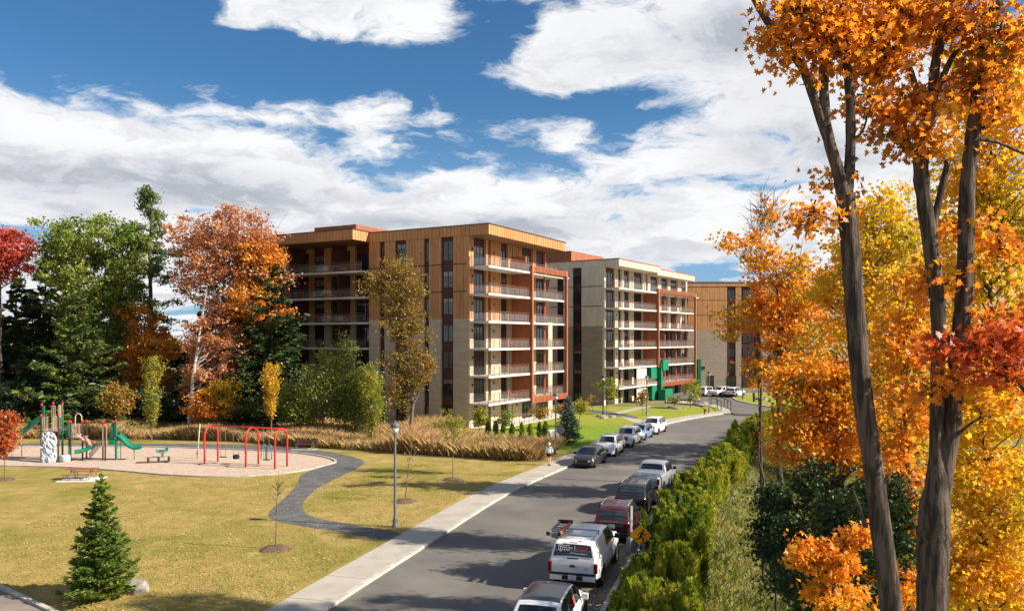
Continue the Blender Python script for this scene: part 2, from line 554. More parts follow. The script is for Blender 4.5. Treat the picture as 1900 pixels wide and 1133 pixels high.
sheet('footpath', [(1236, 742), (1270, 743.5), (1300, 746), (1330, 751), (1352, 759), (1357, 765), (1345, 767), (1330, 756), (1290, 749.5), (1236, 745.5)], .13, MATS['concrete'])
# ================================================================== buildings
def cladding(name, c1, c2, rough=.55):
    return pm(name, c1, c2, 1.4, rough, .12, 14, stretch=(1, 1, .25), spec=.35, c3=tuple(x * .82 for x in c1), s3=.4)
cladding('wood_cladding', (.54, .27, .108), (.45, .21, .08))
cladding('rust_cladding', (.35, .115, .052), (.28, .088, .042))
cladding('brown_cladding', (.30, .105, .05), (.25, .085, .04))
cladding('cream_cladding', (.66, .58, .45), (.58, .50, .385))
pm('burgundy_panel', (.085, .03, .024), (.062, .022, .02), 1.0, .5)
pm('dark_frame', (.028, .022, .022), (.04, .03, .03), 3, .4)
pm('slab_concrete', (.66, .61, .54), (.55, .50, .44), .9, .8, .1, 20)
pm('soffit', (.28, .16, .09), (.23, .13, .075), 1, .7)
pm('roof_gravel', (.2, .19, .18), (.28, .27, .25), 4, .95)
pm('rail_metal', (.22, .10, .075), (.17, .075, .055), 3, .4, metal=.2)
pm('flashing', (.10, .055, .04), None, rough=.4, metal=.4)
pm('green_paint', (.005, .145, .072), (.006, .18, .09), .7, .5)
pm('grey_metal', (.22, .225, .23), (.27, .275, .28), 4, .45, metal=.5)
pm('white_paint', (.78, .76, .72), (.7, .68, .63), 2, .5)

def brickmat(name, c1, c2, mortar):
    m = bpy.data.materials.new(name); m.use_nodes = True
    T = NT(m.node_tree); b = m.node_tree.nodes['Principled BSDF']
    co = T.new('ShaderNodeTexCoord').outputs['Object']
    x, y, z = T.xyz(co)
    bt = T.new('ShaderNodeTexBrick')
    T.set(bt.inputs['Vector'], T.cxyz(T.m('ADD', x, y), z, 0.0))
    T.set(bt.inputs['Color1'], c1); T.set(bt.inputs['Color2'], c2); T.set(bt.inputs['Mortar'], mortar)
    bt.inputs['Scale'].default_value = 1.0
    bt.inputs['Brick Width'].default_value = .58
    bt.inputs['Row Height'].default_value = .19
    bt.inputs['Mortar Size'].default_value = .012
    bt.inputs['Bias'].default_value = -.1
    bands = T.noise(T.cxyz(T.m('MULTIPLY', T.m('ADD', x, y), .25), T.m('MULTIPLY', z, 2.2), 0.0), 1.0, 4)
    c = T.mix(T.m('MULTIPLY', T.mr(bands, .4, .7), .35), bt.outputs[0], tuple(v * .6 for v in c2))
    T.set(b.inputs['Base Color'], c)
    b.inputs['Roughness'].default_value = .88
    bn = T.new('ShaderNodeBump'); bn.inputs['Strength'].default_value = .4; bn.inputs['Distance'].default_value = .01
    T.set(bn.inputs['Height'], T.m('SUBTRACT', 1.0, bt.outputs['Fac'])); T.nt.links.new(bn.outputs[0], b.inputs['Normal'])
    MATS[name] = m
    return m
brickmat('stone_brick', (.55, .455, .33), (.47, .385, .275), (.43, .355, .265))
brickmat('taupe_brick', (.36, .295, .225), (.30, .24, .18), (.27, .22, .17))

def glassmat(name, c, rough, spec, curtain):
    """window glass with the dim room, blinds and curtains behind it"""
    m = bpy.data.materials.new(name); m.use_nodes = True
    T = NT(m.node_tree); b = m.node_tree.nodes['Principled BSDF']
    info = T.new('ShaderNodeObjectInfo').outputs['Random']
    co = T.new('ShaderNodeTexCoord').outputs['Generated']
    x, y, z = T.xyz(co)
    blind = T.m('MULTIPLY', T.m('GREATER_THAN', z, T.m('ADD', .25, T.m('MULTIPLY', info, .9))), T.m('GREATER_THAN', info, .45))
    T.set(b.inputs['Base Color'], T.mix(blind, c, curtain))
    b.inputs['Roughness'].default_value = rough
    b.inputs['Specular IOR Level'].default_value = spec
    MATS[name] = m
    return m
glassmat('window_glass', (.018, .022, .028), .06, .75, (.17, .155, .14))
def railglass():
    m = bpy.data.materials.new('rail_glass'); m.use_nodes = True
    nt = m.node_tree; nt.nodes.clear(); T = NT(nt)
    a = T.new('ShaderNodeBsdfTransparent'); a.inputs[0].default_value = (.80, .80, .80, 1)
    g = T.new('ShaderNodeBsdfGlossy'); g.inputs['Roughness'].default_value = .08; g.inputs[0].default_value = (.9, .9, .9, 1)
    d = T.new('ShaderNodeBsdfDiffuse'); d.inputs[0].default_value = (.55, .5, .46, 1)
    m1 = T.new('ShaderNodeMixShader'); m1.inputs[0].default_value = .13
    nt.links.new(a.outputs[0], m1.inputs[1]); nt.links.new(g.outputs[0], m1.inputs[2])
    m2 = T.new('ShaderNodeMixShader'); m2.inputs[0].default_value = .10
    nt.links.new(m1.outputs[0], m2.inputs[1]); nt.links.new(d.outputs[0], m2.inputs[2])
    nt.links.new(m2.outputs[0], T.new('ShaderNodeOutputMaterial').inputs[0])
    MATS['rail_glass'] = m
railglass()

MESHC = {}
def cached(key, fn, name, mat, parent, loc):
    if key not in MESHC:
        mb = MB(); fn(mb); MESHC[key] = mb.mesh(name, mat)
    o = link_mesh(name, MESHC[key], parent)
    o.location = loc
    return o
def window(root, face, a0, a1, z0, z1, plane, mull=1, door=False):
    """window in the plane x=plane (face 'x') or y=plane (face 'y'); outward is the negative side; cached by size"""
    w, h = a1 - a0, z1 - z0
    fr = .07
    def box(mb, a, b, d0, d1, c, d):
        if face == 'x': mb.box(d0, d1, a, b, c, d)
        else: mb.box(a, b, d0, d1, c, d)
    def frame(mb):
        box(mb, 0, w, -.09, 0, 0, fr); box(mb, 0, w, -.09, 0, h - fr, h)
        box(mb, 0, fr, -.09, 0, fr, h - fr); box(mb, w - fr, w, -.09, 0, fr, h - fr)
        for i in range(1, mull + 1):
            c = w * i / (mull + 1)
            box(mb, c - .035, c + .035, -.08, 0, fr, h - fr)
        if not door and h > 1.4:
            box(mb, fr, w / (mull + 1), -.075, 0, h * .28, h * .28 + .05)
    def pane(mb):
        box(mb, fr * .5, w - fr * .5, -.04, -.01, fr * .5, h - fr * .5)
    key = (face, round(w, 2), round(h, 2), mull, door)
    loc = (plane, a0, z0) if face == 'x' else (a0, plane, z0)
    o = cached(('f',) + key, frame, 'door' if door else 'window', MATS['dark_frame'], root, loc)
    cached(('p',) + key, pane, 'pane', MATS['window_glass'], o, (0, 0, 0))
    return o
def seams(mb, face, a0, a1, z0, z1, plane, step=.42, proud=.055, w=.045):
    n = max(1, round((a1 - a0) / step))
    for i in range(1, n):
        c = a0 + (a1 - a0) * i / n
        if face == 'x': mb.box(plane - proud, plane, c - w / 2, c + w / 2, z0, z1)
        else: mb.box(c - w / 2, c + w / 2, plane - proud, plane, z0, z1)
def railing(slab, x0, x1, y0, y1, z, sides, glass=True, mat='rail_metal'):
    """railing round the slab edge; sides: subset of 'f' (y0 edge), 'l' (x0), 'r' (x1)"""
    H = 1.07
    mb, gb = MB(), MB()
    runs = []
    if 'f' in sides: runs.append(((x0, y0), (x1, y0)))
    if 'l' in sides: runs.append(((x0, y1), (x0, y0)))
    if 'r' in sides: runs.append(((x1, y0), (x1, y1)))
    for a, b in runs:
        a3, b3 = Vector((*a, z)), Vector((*b, z))
        L = (b3 - a3).length
        n = max(1, round(L / 1.25))
        for i in range(n + 1):
            p = a3 + (b3 - a3) * i / n
            mb.bar(p, p + Vector((0, 0, H)), .045)
        mb.bar(a3 + Vector((0, 0, H)), b3 + Vector((0, 0, H)), .06, .05)
        mb.bar(a3 + Vector((0, 0, H - .16)), b3 + Vector((0, 0, H - .16)), .03, .03)
        mb.bar(a3 + Vector((0, 0, .09)), b3 + Vector((0, 0, .09)), .03, .03)
        if glass:
            for i in range(n):
                p, q = a3 + (b3 - a3) * (i + .05) / n, a3 + (b3 - a3) * (i + .95) / n
                c = Vector((0, 0, .13)), Vector((0, 0, H - .2))
                gb.add([p + c[0], q + c[0], q + c[1], p + c[1]], [(0, 1, 2, 3)])
    r = mb.build('railing', MATS[mat], slab)
    if glass:
        gb.build('glass_panel', MATS['rail_glass'], slab)
    return r
def lampfix(root, x, y, z):
    def f(mb):
        mb.box(-.06, .06, -.12, 0, -.1, .12); mb.box(-.09, .09, -.16, 0, .12, .16)
    return cached(('wl',), f, 'wall_lamp', MATS['dark_frame'], root, (x, y, z))
CH = {}
def chair(root_m, x, y, z, rz, label, cat='chair', group='chairs on the balconies'):
    """low slatted garden chair"""
    if 'm' not in CH:
        a = MB()
        a.box(-.3, .3, -.3, .3, .33, .38)
        b = MB()
        for i in range(5):
            b.bar((-.24 + .12 * i, .26, .36), (-.26 + .13 * i, .52, 1.0), .09, .03, (0, 1, 0))
        l = MB()
        for sx in (-.28, .28):
            l.box(sx - .03, sx + .03, -.32, -.26, 0, .56); l.box(sx - .03, sx + .03, .2, .26, 0, .56); l.box(sx - .06, sx + .06, -.36, .3, .56, .59)
        mt = pm('red_plastic', (.50, .06, .03), (.42, .05, .025), 2, .5)
        CH['m'] = [(n, q.mesh(n, mt)) for n, q in (('seat', a), ('backrest', b), ('leg_frame', l))]
    p = root_m @ Vector((x, y, z))
    t = thing('garden_chair', label, cat, p, root_m.to_euler().z + rz, group)
    for n, me in CH['m']:
        link_mesh(n, me, t)
    return t

FH = 3.05
def bld(name, label, loc, ang):
    return thing(name, label, 'building', loc, ang)
def mat_of(o):
    return Matrix.Translation(o.location) @ Matrix.Rotation(o.rotation_euler.z, 4, 'Z')
def part(root, name, mat, *boxes):
    mb = MB()
    for b in boxes:
        mb.box(*b)
    return mb.build(name, MATS[mat], root)

# ------------------------------------------------------------------ first block, wood cladding over pale brick
def block_one():
    ang = math.atan2(.878, .478)
    root = bld('apartment_building', 'seven storey block with orange wood cladding over pale brick and wide corner balconies', (-4.8, 90, 0), ang)
    M = mat_of(root)
    FL = [0.0] + [2.95 + FH * k for k in range(6)]      # floor levels
    ZB, ZR, ZT = 12.36, 21.6, 22.72
    LX, LY = 21.4, 36.0
    T = .30
    # core behind the facade skin
    part(root, 'core', 'burgundy_panel', (T, LX, T, 14, -.2, FL[6]), (T, 19.5, T, 14, FL[6], ZR), (2.1, LX, 14, LY, -.2, ZR))
    # ---- street face (local y = 0): piers
    for z0, z1, mt in ((-.2, ZB, 'stone_brick'), (ZB + .005, ZR, 'wood_cladding')):
        xs = [(0, 1.0), (3.75, 4.3), (4.95, 7.3), (9.1, 10.0)]
        for a, b in xs:
            part(root, 'wall', mt, (a, b, 0, T - .002, z0, z1))
        for a, b in [(10.3, 12.6), (15.6, 16.6), (19.2 if mt == 'wood_cladding' else 20.2, 19.5 if mt == 'wood_cladding' else LX)]:
            part(root, 'wall', mt, (a, b, 0, T - .002, z0, z1))
        if mt == 'wood_cladding':
            s = MB()
            for a, b in xs + [(10.3, 12.6), (15.6, 16.6)]:
                seams(s, 'y', a, b, z0, z1, 0.0, .45)
            s.build('cladding_seam', MATS[mt], root)['kind'] = 'stuff'
    # ---- park face (local x = 0)
    cols = [(T, 2.07), (3.73, 5.36), (6.07, 8.57), (10.2, 11.7), (12.46, 14.0)]
    s = MB()
    for a, b in cols:
        part(root, 'wall', 'stone_brick', (-.002, T - .002, a, b, -.2, ZB))
        for z0, z1 in ((ZB + .005, 15.36), (15.48, 18.42), (18.54, ZR)):
            part(root, 'wall', 'wood_cladding', (0, T - .002, a, b, z0, z1))
            seams(s, 'x', a, b, z0, z1, 0.0, .42)
    s.build('cladding_seam', MATS['wood_cladding'], root)['kind'] = 'stuff'
    [part(root, 'floor_band', 'burgundy_panel', (.04, T - .004, a, b, z, z + .12)) for a, b in cols for z in (15.36, 18.42)]
    for k, f in enumerate(FL):
        top = f + (3.0 if k == 6 else 2.62)
        window(root, 'x', 2.2, 3.6, f + .72, top, T, 1)
        window(root, 'x', 5.45, 5.98, f + .72, top, T, 0)
        window(root, 'x', 8.7, 10.07, f + .72, top, T, 1)
        window(root, 'x', 11.8, 12.36, f + .72, top, T, 0)
        # balcony doors and slit windows on the street face
        window(root, 'y', 1.2, 3.6, f + .06, f + 2.45, T, 2, True)
        window(root, 'y', 4.38, 4.87, f + .06, f + 2.45, T, 0, True)
        window(root, 'y', 7.45, 8.95, f + .06, f + 2.45, T, 1, True)
        window(root, 'y', 12.8, 15.3, f + .06, f + 2.45, T, 2, True)
        if k < 6:
            window(root, 'y', 17.2, 19.8, f + .06, f + 2.45, T, 2, True)
        lampfix(root, .7, 0, f + 1.95); lampfix(root, 5.5, 0, f + 1.95); lampfix(root, 11.2, 0, f + 1.95)
    # ---- recessed balcony wing of the park face
    for z0, z1, mt in ((-.2, ZB, 'stone_brick'), (ZB + .005, ZR, 'wood_cladding')):
        for a, b in [(14.0, 15.2), (17.6, 18.9), (21.5, 22.6), (24.4, 25.6), (28.4, 29.6), (32, 33), (35, 36)]:
            part(root, 'wall', mt, (1.8, 2.098, a, b, z0, z1))
    for k, f in enumerate(FL):
        for a, b, ml in [(15.3, 17.5, 2), (19.0, 21.4, 2), (22.7, 24.3, 1), (25.7, 28.3, 2), (29.7, 31.9, 1), (33.1, 34.9, 1)]:
            window(root, 'x', a, b, f + .06, f + 2.5, 2.1, ml, True)
        if k:
            e = -1.4 if k == 6 else -.7
            sl = part(root, 'balcony', 'slab_concrete', (e, 2.09, 14.02, LY, f - .24, f))
            mb, gb = MB(), MB()
            n = 18
            for i in range(n + 1):
                y = 14.06 + (LY - 14.1) * i / n
                mb.bar((e + .06, y, f), (e + .06, y, f + 1.07), .045)
            mb.bar((e + .06, 14.06, f + 1.07), (e + .06, LY - .04, f + 1.07), .06, .05)
            gb.add([(e + .06, 14.1, f + .12), (e + .06, LY - .1, f + .12), (e + .06, LY - .1, f + .9), (e + .06, 14.1, f + .9)], [(0, 1, 2, 3)])
            mb.build('railing', MATS['rail_metal'], sl); gb.build('glass_panel', MATS['rail_glass'], sl)
            for y in (18.4, 25.2, 31.2):
                part(root, 'privacy_screen', 'burgundy_panel', (e + .2, 1.79, y - .03, y + .03, f + .01, f + FH - .26))
    # ---- roofs
    def roof(name, x0, x1, y0, y1, z0, z1, so='soffit'):
        r = part(root, name, 'wood_cladding', (x0, x1, y0, y1, z0, z1))
        s = MB()
        seams(s, 'x', y0, y1, z0 + .02, z1, x0, .5, .05, .05)
        seams(s, 'y', x0, x1, z0 + .02, z1, y0, .5, .05, .05)
        s.build('fascia_seam', MATS['wood_cladding'], r)['kind'] = 'stuff'
        part(r, 'flashing', 'flashing', (x0 - .08, x1 + .08, y0 - .08, y1 + .08, z1, z1 + .1))
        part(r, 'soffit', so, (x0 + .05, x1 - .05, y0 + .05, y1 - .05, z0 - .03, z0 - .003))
        return r
    roof('roof', -.06, 20.0, -2.6, 13.95, ZR, ZT)
    roof('roof', 20.05, LX, .3, 13.95, FL[6] + .03, FL[6] + .6)
    roof('canopy_roof', -3.0, LX, 14.0, LY, ZR + .08, ZT + .12)
    part(root, 'penthouse', 'brown_cladding', (-1.2, 6, 15, 21.5, ZT + .22, ZT + 1.0))
    # ---- corner balconies over the street
    for k in range(1, 7):
        f = FL[k]
        sl = part(root, 'balcony', 'slab_concrete', (.02, 9.98 if k < 6 else 19.4, -2.55, -.005, f - .24, f))
        railing(sl, .07, 9.9 if k < 6 else 19.3, -2.49, -.05, f, 'fl')
        if k < 6:
            sl = part(root, 'balcony', 'slab_concrete', (10.3, 19.8, -2.5, -.005, f - .22, f))
            railing(sl, 10.36, 19.7, -2.44, -.05, f, 'fr')
        part(root, 'partition', 'rust_cladding', (10.0, 10.28, -2.5 if k < 6 else -1.9, -.006, f + .003, f + (FH - .25 if k < 6 else 1.9)))
        if k < 6:
            part(root, 'post', 'rust_cladding', (16.0, 16.2, -1.5, -1.3, f + .003, f + FH - .26))
    fr = part(root, 'frame', 'rust_cladding', (9.95, 10.3, -2.85, -2.56, 2.35, 18.9), (19.85, 20.2, -2.85, -2.56, 2.35, 18.9), (10.3, 19.85, -2.85, -2.56, 2.35, 3.05), (10.3, 19.85, -2.85, -2.56, 18.25, 18.9), (19.85, 20.2, -2.55, -.01, 18.25, 18.9), (19.85, 20.2, -2.55, -.01, 2.35, 3.0))
    s = MB(); seams(s, 'y', 10.3, 19.85, 18.27, 18.88, -2.85, .38); seams(s, 'y', 10.3, 19.85, 2.37, 3.03, -2.85, .38)
    s.build('frame_seam', MATS['rust_cladding'], fr)['kind'] = 'stuff'
    tr = part(root, 'terrace', 'slab_concrete', (19.45, LX - .1, -2.5, .29, FL[6] - .1, FL[6] + .02))
    railing(tr, 19.5, LX - .2, -2.4, .2, FL[6] + .02, 'fr')
    # patio rail on the ground floor
    pt = part(root, 'patio', 'slab_concrete', (.1, 21, -3.1, -.01, .05, .16))
    railing(pt, .15, 20.9, -3.05, -.1, .16, 'fl', glass=False)
    for x, k, lb in ((8.3, 1, 'red slatted chair on the lowest corner balcony of the wood clad block'), (8.2, 2, 'red slatted chair on the second corner balcony of the wood clad block'), (8.2, 3, 'red slatted chair on the third corner balcony of the wood clad block'), (13, 1, 'red slatted chair in the lowest framed loggia of the wood clad block')):
        chair(M, x, -1.2, FL[k], R(20), lb)
    return root
B1 = block_one()

# ------------------------------------------------------------------ second block, cream panels over taupe brick
def block_two():
    ang = math.atan2(.845, .535)
    root = bld('apartment_building', 'seven storey block with cream panels over taupe brick and a green entrance', (14.1, 123.6, 0), ang)
    M = mat_of(root)
    FL = [0.0] + [2.70 + FH * k for k in range(6)]
    ZB, ZR, ZT = 12.1, 21.2, 22.2
    LX, LY, T = 36.0, 30.0, .30
    part(root, 'core', 'burgundy_panel', (T, LX, T, LY, -.2, ZR))
    for z0, z1, mt in ((-.2, ZB, 'cream_cladding'), (ZB + .005, ZR, 'cream_cladding')):
        for a, b in [(0, .5), (3.85, 5.0), (6.3, 7.2), (9.4, 11.1), (14.8, 16.0)]:
            part(root, 'wall', mt, (a, b, 0, T - .002, z0, z1))
        for a, b in [(17.0, 18.2), (21.5, 23), (26, 27.5), (31, 33), (35.4, 36)]:
            part(root, 'wall', 'burgundy_panel' if z0 < 0 else mt, (a, b, 0, T - .002, z0, z1))
    s = MB()
    for a, b in [(0, .5), (3.85, 5.0), (6.3, 7.2), (9.4, 11.1), (14.8, 16.0)]:
        seams(s, 'y', a, b, ZB, ZR, 0, .45)
    s.build('cladding_seam', MATS['cream_cladding'], root)['kind'] = 'stuff'
    cols = [(T, 3.9), (5.5, 7.1), (8.3, 14), (15.6, 22), (23.6, LY)]
    for a, b in cols:
        part(root, 'wall', 'taupe_brick', (-.002, T - .002, a, b, -.2, ZB))
        for z0, z1 in ((ZB + .005, 15.1), (15.22, 18.15), (18.27, ZR)):
            part(root, 'wall', 'cream_cladding', (0, T - .002, a, b, z0, z1))
    [part(root, 'floor_band', 'burgundy_panel', (.04, T - .004, a, b, z, z + .12)) for a, b in cols for z in (15.1, 18.15)]
    for k, f in enumerate(FL):
        window(root, 'x', 4.05, 5.35, f + .7, f + 2.62, T, 1)
        window(root, 'x', 14.1, 15.5, f + .7, f + 2.62, T, 1)
        window(root, 'x', 7.25, 8.15, f + .7, f + 2.62, T, 0)
        for a, b, ml in [(.7, 3.7, 2), (5.15, 6.2, 0), (7.3, 9.3, 1), (11.3, 14.6, 2), (18.4, 21.3, 2), (23.2, 25.8, 2), (27.7, 30.8, 2), (33.2, 35.2, 1)]:
            window(root, 'y', a, b, f + .06, f + 2.5, T, ml, True)
        lampfix(root, 4.4, 0, f + 2); lampfix(root, 10.3, 0, f + 2)
    def roof(x0, x1, y0, y1, z0, z1):
        r = part(root, 'roof', 'cream_cladding', (x0, x1, y0, y1, z0, z1))
        s = MB(); seams(s, 'y', x0, x1, z0 + .02, z1, y0, .5, .05, .05); s.build('fascia_seam', MATS['cream_cladding'], r)['kind'] = 'stuff'
        part(r, 'flashing', 'rust_cladding', (x0 - .08, x1 + .08, y0 - .08, y1 + .08, z1, z1 + .14))
        part(r, 'soffit', 'cream_cladding', (x0 + .05, x1 - .05, y0 + .05, y1 - .05, z0 - .03, z0 - .003))
    roof(-.06, 16.3, -2.5, LY, ZR, ZT)
    roof(16.4, 34.5, -2.0, LY - .1, ZR - .25, ZT - .28)
    part(root, 'penthouse', 'brown_cladding', (1.5, 13, 6.5, 16, ZT + .14, ZT + 1.9))
    for k in range(1, 7):
        f = FL[k]
        sl = part(root, 'balcony', 'slab_concrete', (.02, 14.9, -2.45, -.005, f - .24, f))
        railing(sl, .07, 14.8, -2.39, -.05, f, 'fl')
        if k < 6:
            sl = part(root, 'balcony', 'slab_concrete', (15.3, 33.0, -2.45, -.005, f - .22, f))
            railing(sl, 15.4, 32.9, -2.39, -.05, f, 'fr')
            if k > 1:
                part(root, 'partition', 'rust_cladding', (15.0, 15.25, -2.4, -.006, f + .003, f + FH - .25))
            for x in (21.2, 26.6, 32.4):
                part(root, 'post', 'rust_cladding', (x, x + .25, -1.4, -1.15, f + .003, f + FH - .24))
        else:
            sl = part(root, 'balcony', 'slab_concrete', (15.0, 35.5, -2.4, -.005, f - .2, f))
            railing(sl, 15.1, 35.3, -2.3, -.05, f, 'fr')
    fr = part(root, 'frame', 'rust_cladding', (14.95, 15.3, -2.8, -2.46, 5.4, 18.5), (33.0, 33.35, -2.8, -2.46, 2.1, 18.5), (15.3, 33.0, -2.8, -2.46, 17.85, 18.5), (15.3, 33.0, -2.8, -2.46, 2.1, 2.75), (33.0, 33.35, -2.45, -.01, 17.85, 18.5), (33.0, 33.35, -2.45, -.01, 2.1, 2.7))
    s = MB(); seams(s, 'y', 15.3, 33.0, 17.87, 18.48, -2.8, .4); seams(s, 'y', 15.3, 33.0, 2.12, 2.73, -2.8, .4)
    s.build('frame_seam', MATS['rust_cladding'], fr)['kind'] = 'stuff'
    # cream screens closing the two low corner bays
    part(root, 'screen', 'cream_cladding', (7.3, 11.2, -2.2, -2.1, .2, 2.2), (7.3, 11.2, -2.2, -2.1, FL[1] + .01, FL[2] - .3))
    # green entrance portal
    gp = part(root, 'entrance', 'green_paint', (12.6, 15.9, -2.44, -.02, FL[1] + .9, FL[2] - .3), (13.0, 15.6, -2.44, -.02, .1, FL[1] - .26))
    part(gp, 'portal_post', 'green_paint', (15.3, 16.0, -3.1, -2.46, -.1, 6.2))
    part(gp, 'portal_box', 'green_paint', (15.6, 18.1, -3.3, -2.86, 4.9, 6.6)); part(gp, 'portal_box', 'green_paint', (14.6, 18.0, -4.1, -2.9, -.1, 1.75))
    chair(M, 6.9, -1.3, FL[2], 0, 'red slatted chair on the second corner balcony of the cream block')
    chair(M, 6.9, -1.3, FL[3], 0, 'red slatted chair on the third corner balcony of the cream block')
    chair(M, 28, -1.3, FL[1], 0, 'red slatted chair in the lowest framed loggia of the cream block')
    return root
B2 = block_two()

# ------------------------------------------------------------------ end block, facing down the street
def block_three():
    Y = 167.6
    X0 = (1286 - 950) / FPX * Y
    root = bld('apartment_building', 'end block with orange cladding over taupe brick behind the parked white cars', (X0, Y, 0), 0.0)
    ux = lambda u: (u - 950) / FPX * Y - X0
    FL = [0.0] + [2.7 + FH * k for k in range(6)]
    ZB, ZT, T = 11.95, 21.85, .3
    part(root, 'core', 'burgundy_panel', (-9, 24, T, 24, -.2, ZT - .8))
    cols = [(-9, ux(1349)), (ux(1365), ux(1375.5)), (ux(1411), 24)]
    s = MB()
    for a, b in cols:
        part(root, 'wall', 'taupe_brick', (a, b, -.002, T - .002, -.2, ZB))
        for z0, z1 in ((ZB + .005, 15.0), (15.12, 18.1), (18.22, ZT - .8)):
            part(root, 'wall', 'wood_cladding', (a, b, 0, T - .002, z0, z1))
            seams(s, 'y', a, b, z0, z1, 0, .5, .018, .03)
    s.build('cladding_seam', MATS['wood_cladding'], root)['kind'] = 'stuff'
    rf = part(root, 'roof', 'wood_cladding', (-9, 24, -.1, 24, ZT - .8, ZT))
    part(rf, 'flashing', 'flashing', (-9.1, 24.1, -.2, 24, ZT, ZT + .12))
    for k, f in enumerate(FL):
        if k:
            window(root, 'y', ux(1351), ux(1364), f + .6, f + 2.5, T, 1)
            window(root, 'y', ux(1379), ux(1397), f + .6, f + 2.5, T, 1)
    window(root, 'y', ux(1350), ux(1366), .1, 2.5, -.01, 1, True)
    window(root, 'y', ux(1314), ux(1324.5), .1, 2.6, -.01, 0, True)
    part(root, 'garage_door', 'burgundy_panel', (ux(1379), ux(1395), -.06, -.01, .0, 2.5))
    part(root, 'green_fin', 'green_paint', (ux(1292), ux(1298), -1.4, -.01, -.1, 6.0))
    part(root, 'wall_sign', 'dark_frame', (ux(1302), ux(1308), -.08, -.004, 3.9, 4.5))
    wing = part(root, 'wing', 'cream_cladding', (24.02, 40, 2, 20, -.2, 17))
    return root
B3 = block_three()
# ================================================================== vehicles
pm('car_glass', (.012, .015, .018), None, rough=.04, spec=.8)
pm('tyre', (.012, .012, .012), None, rough=.85)
pm('rim', (.42, .42, .43), None, rough=.3, metal=.8)
pm('black_trim', (.016, .016, .017), None, rough=.5)
pm('tail_red', (.20, .008, .012), None, rough=.15, spec=.6)
pm('head_lamp', (.62, .64, .66), None, rough=.08, spec=.8)
pm('plate', (.72, .74, .76), (.35, .4, .5), 14, .5)
pm('chrome', (.6, .6, .6), None, rough=.15, metal=.9)
def paint(name, c, coat=.6, rough=.35, metal=0.0):
    return pm(name, c, tuple(v * .9 for v in c), .8, rough, coat=coat, metal=metal, spec=.5)
paint('paint_white', (.80, .80, .79)); paint('paint_dark', (.030, .034, .036)); paint('paint_red', (.052, .006, .010)); paint('paint_black', (.012, .013, .016))
paint('paint_silver', (.36, .38, .42), metal=.35); paint('paint_blue', (.16, .22, .36)); paint('paint_roof', (.045, .048, .052), rough=.5)

def smooth_arr(a, k):
    for _ in range(k):
        a = np.concatenate([[a[0]], (a[:-2] + 2 * a[1:-1] + a[2:]) / 4, [a[-1]]])
    return a
KIND = {
  # s runs 0 rear .. 1 front: top line, belt line, window spans, glass spans on top
  'hatch': dict(top=[(0, .78), (.012, .95), (.04, 1.02), (.16, 1.44), (.30, 1.50), (.50, 1.50), (.60, 1.44), (.80, .98), (.93, .86), (.985, .70), (1, .52)],
                belt=[(0, .92), (.5, .92), (.78, .90), (1, .66)], side=[(.14, .30), (.315, .49), (.505, .70)], wind=(.615, .79), rear=(.045, .15), L=4.3, W=1.78, ax=(.175, .815), wr=.315, zb=.20),
  'suv': dict(top=[(0, .85), (.010, 1.02), (.03, 1.10), (.12, 1.58), (.20, 1.67), (.50, 1.70), (.60, 1.64), (.77, 1.13), (.92, 1.02), (.985, .84), (1, .56)],
              belt=[(0, 1.08), (.5, 1.06), (.76, 1.04), (1, .78)], side=[(.11, .27), (.285, .48), (.495, .68)], wind=(.615, .755), rear=(.034, .112), L=4.65, W=1.86, ax=(.185, .81), wr=.35, zb=.24),
  'pickup': dict(top=[(0, 1.02), (.006, 1.25), (.02, 1.27), (.345, 1.29), (.36, 1.30), (.40, 1.80), (.46, 1.90), (.60, 1.90), (.66, 1.84), (.765, 1.32), (.93, 1.22), (.985, 1.05), (1, .70)],
              belt=[(0, 1.26), (.4, 1.26), (.76, 1.25), (1, 1.0)], side=[(.405, .53), (.545, .70)], wind=(.665, .755), rear=(.362, .398), L=5.85, W=2.03, ax=(.215, .83), wr=.41, zb=.42),
  'cap': dict(top=[(0, 1.02), (.006, 1.27), (.010, 1.32), (.032, 1.86), (.07, 1.95), (.40, 1.98), (.60, 1.95), (.66, 1.88), (.765, 1.36), (.93, 1.26), (.985, 1.08), (1, .72)],
              belt=[(0, 1.30), (.4, 1.30), (.76, 1.29), (1, 1.03)], side=[(.41, .53), (.545, .70)], wind=(.665, .755), rear=(.0125, .0315), L=5.9, W=2.03, ax=(.215, .83), wr=.41, zb=.42),
}
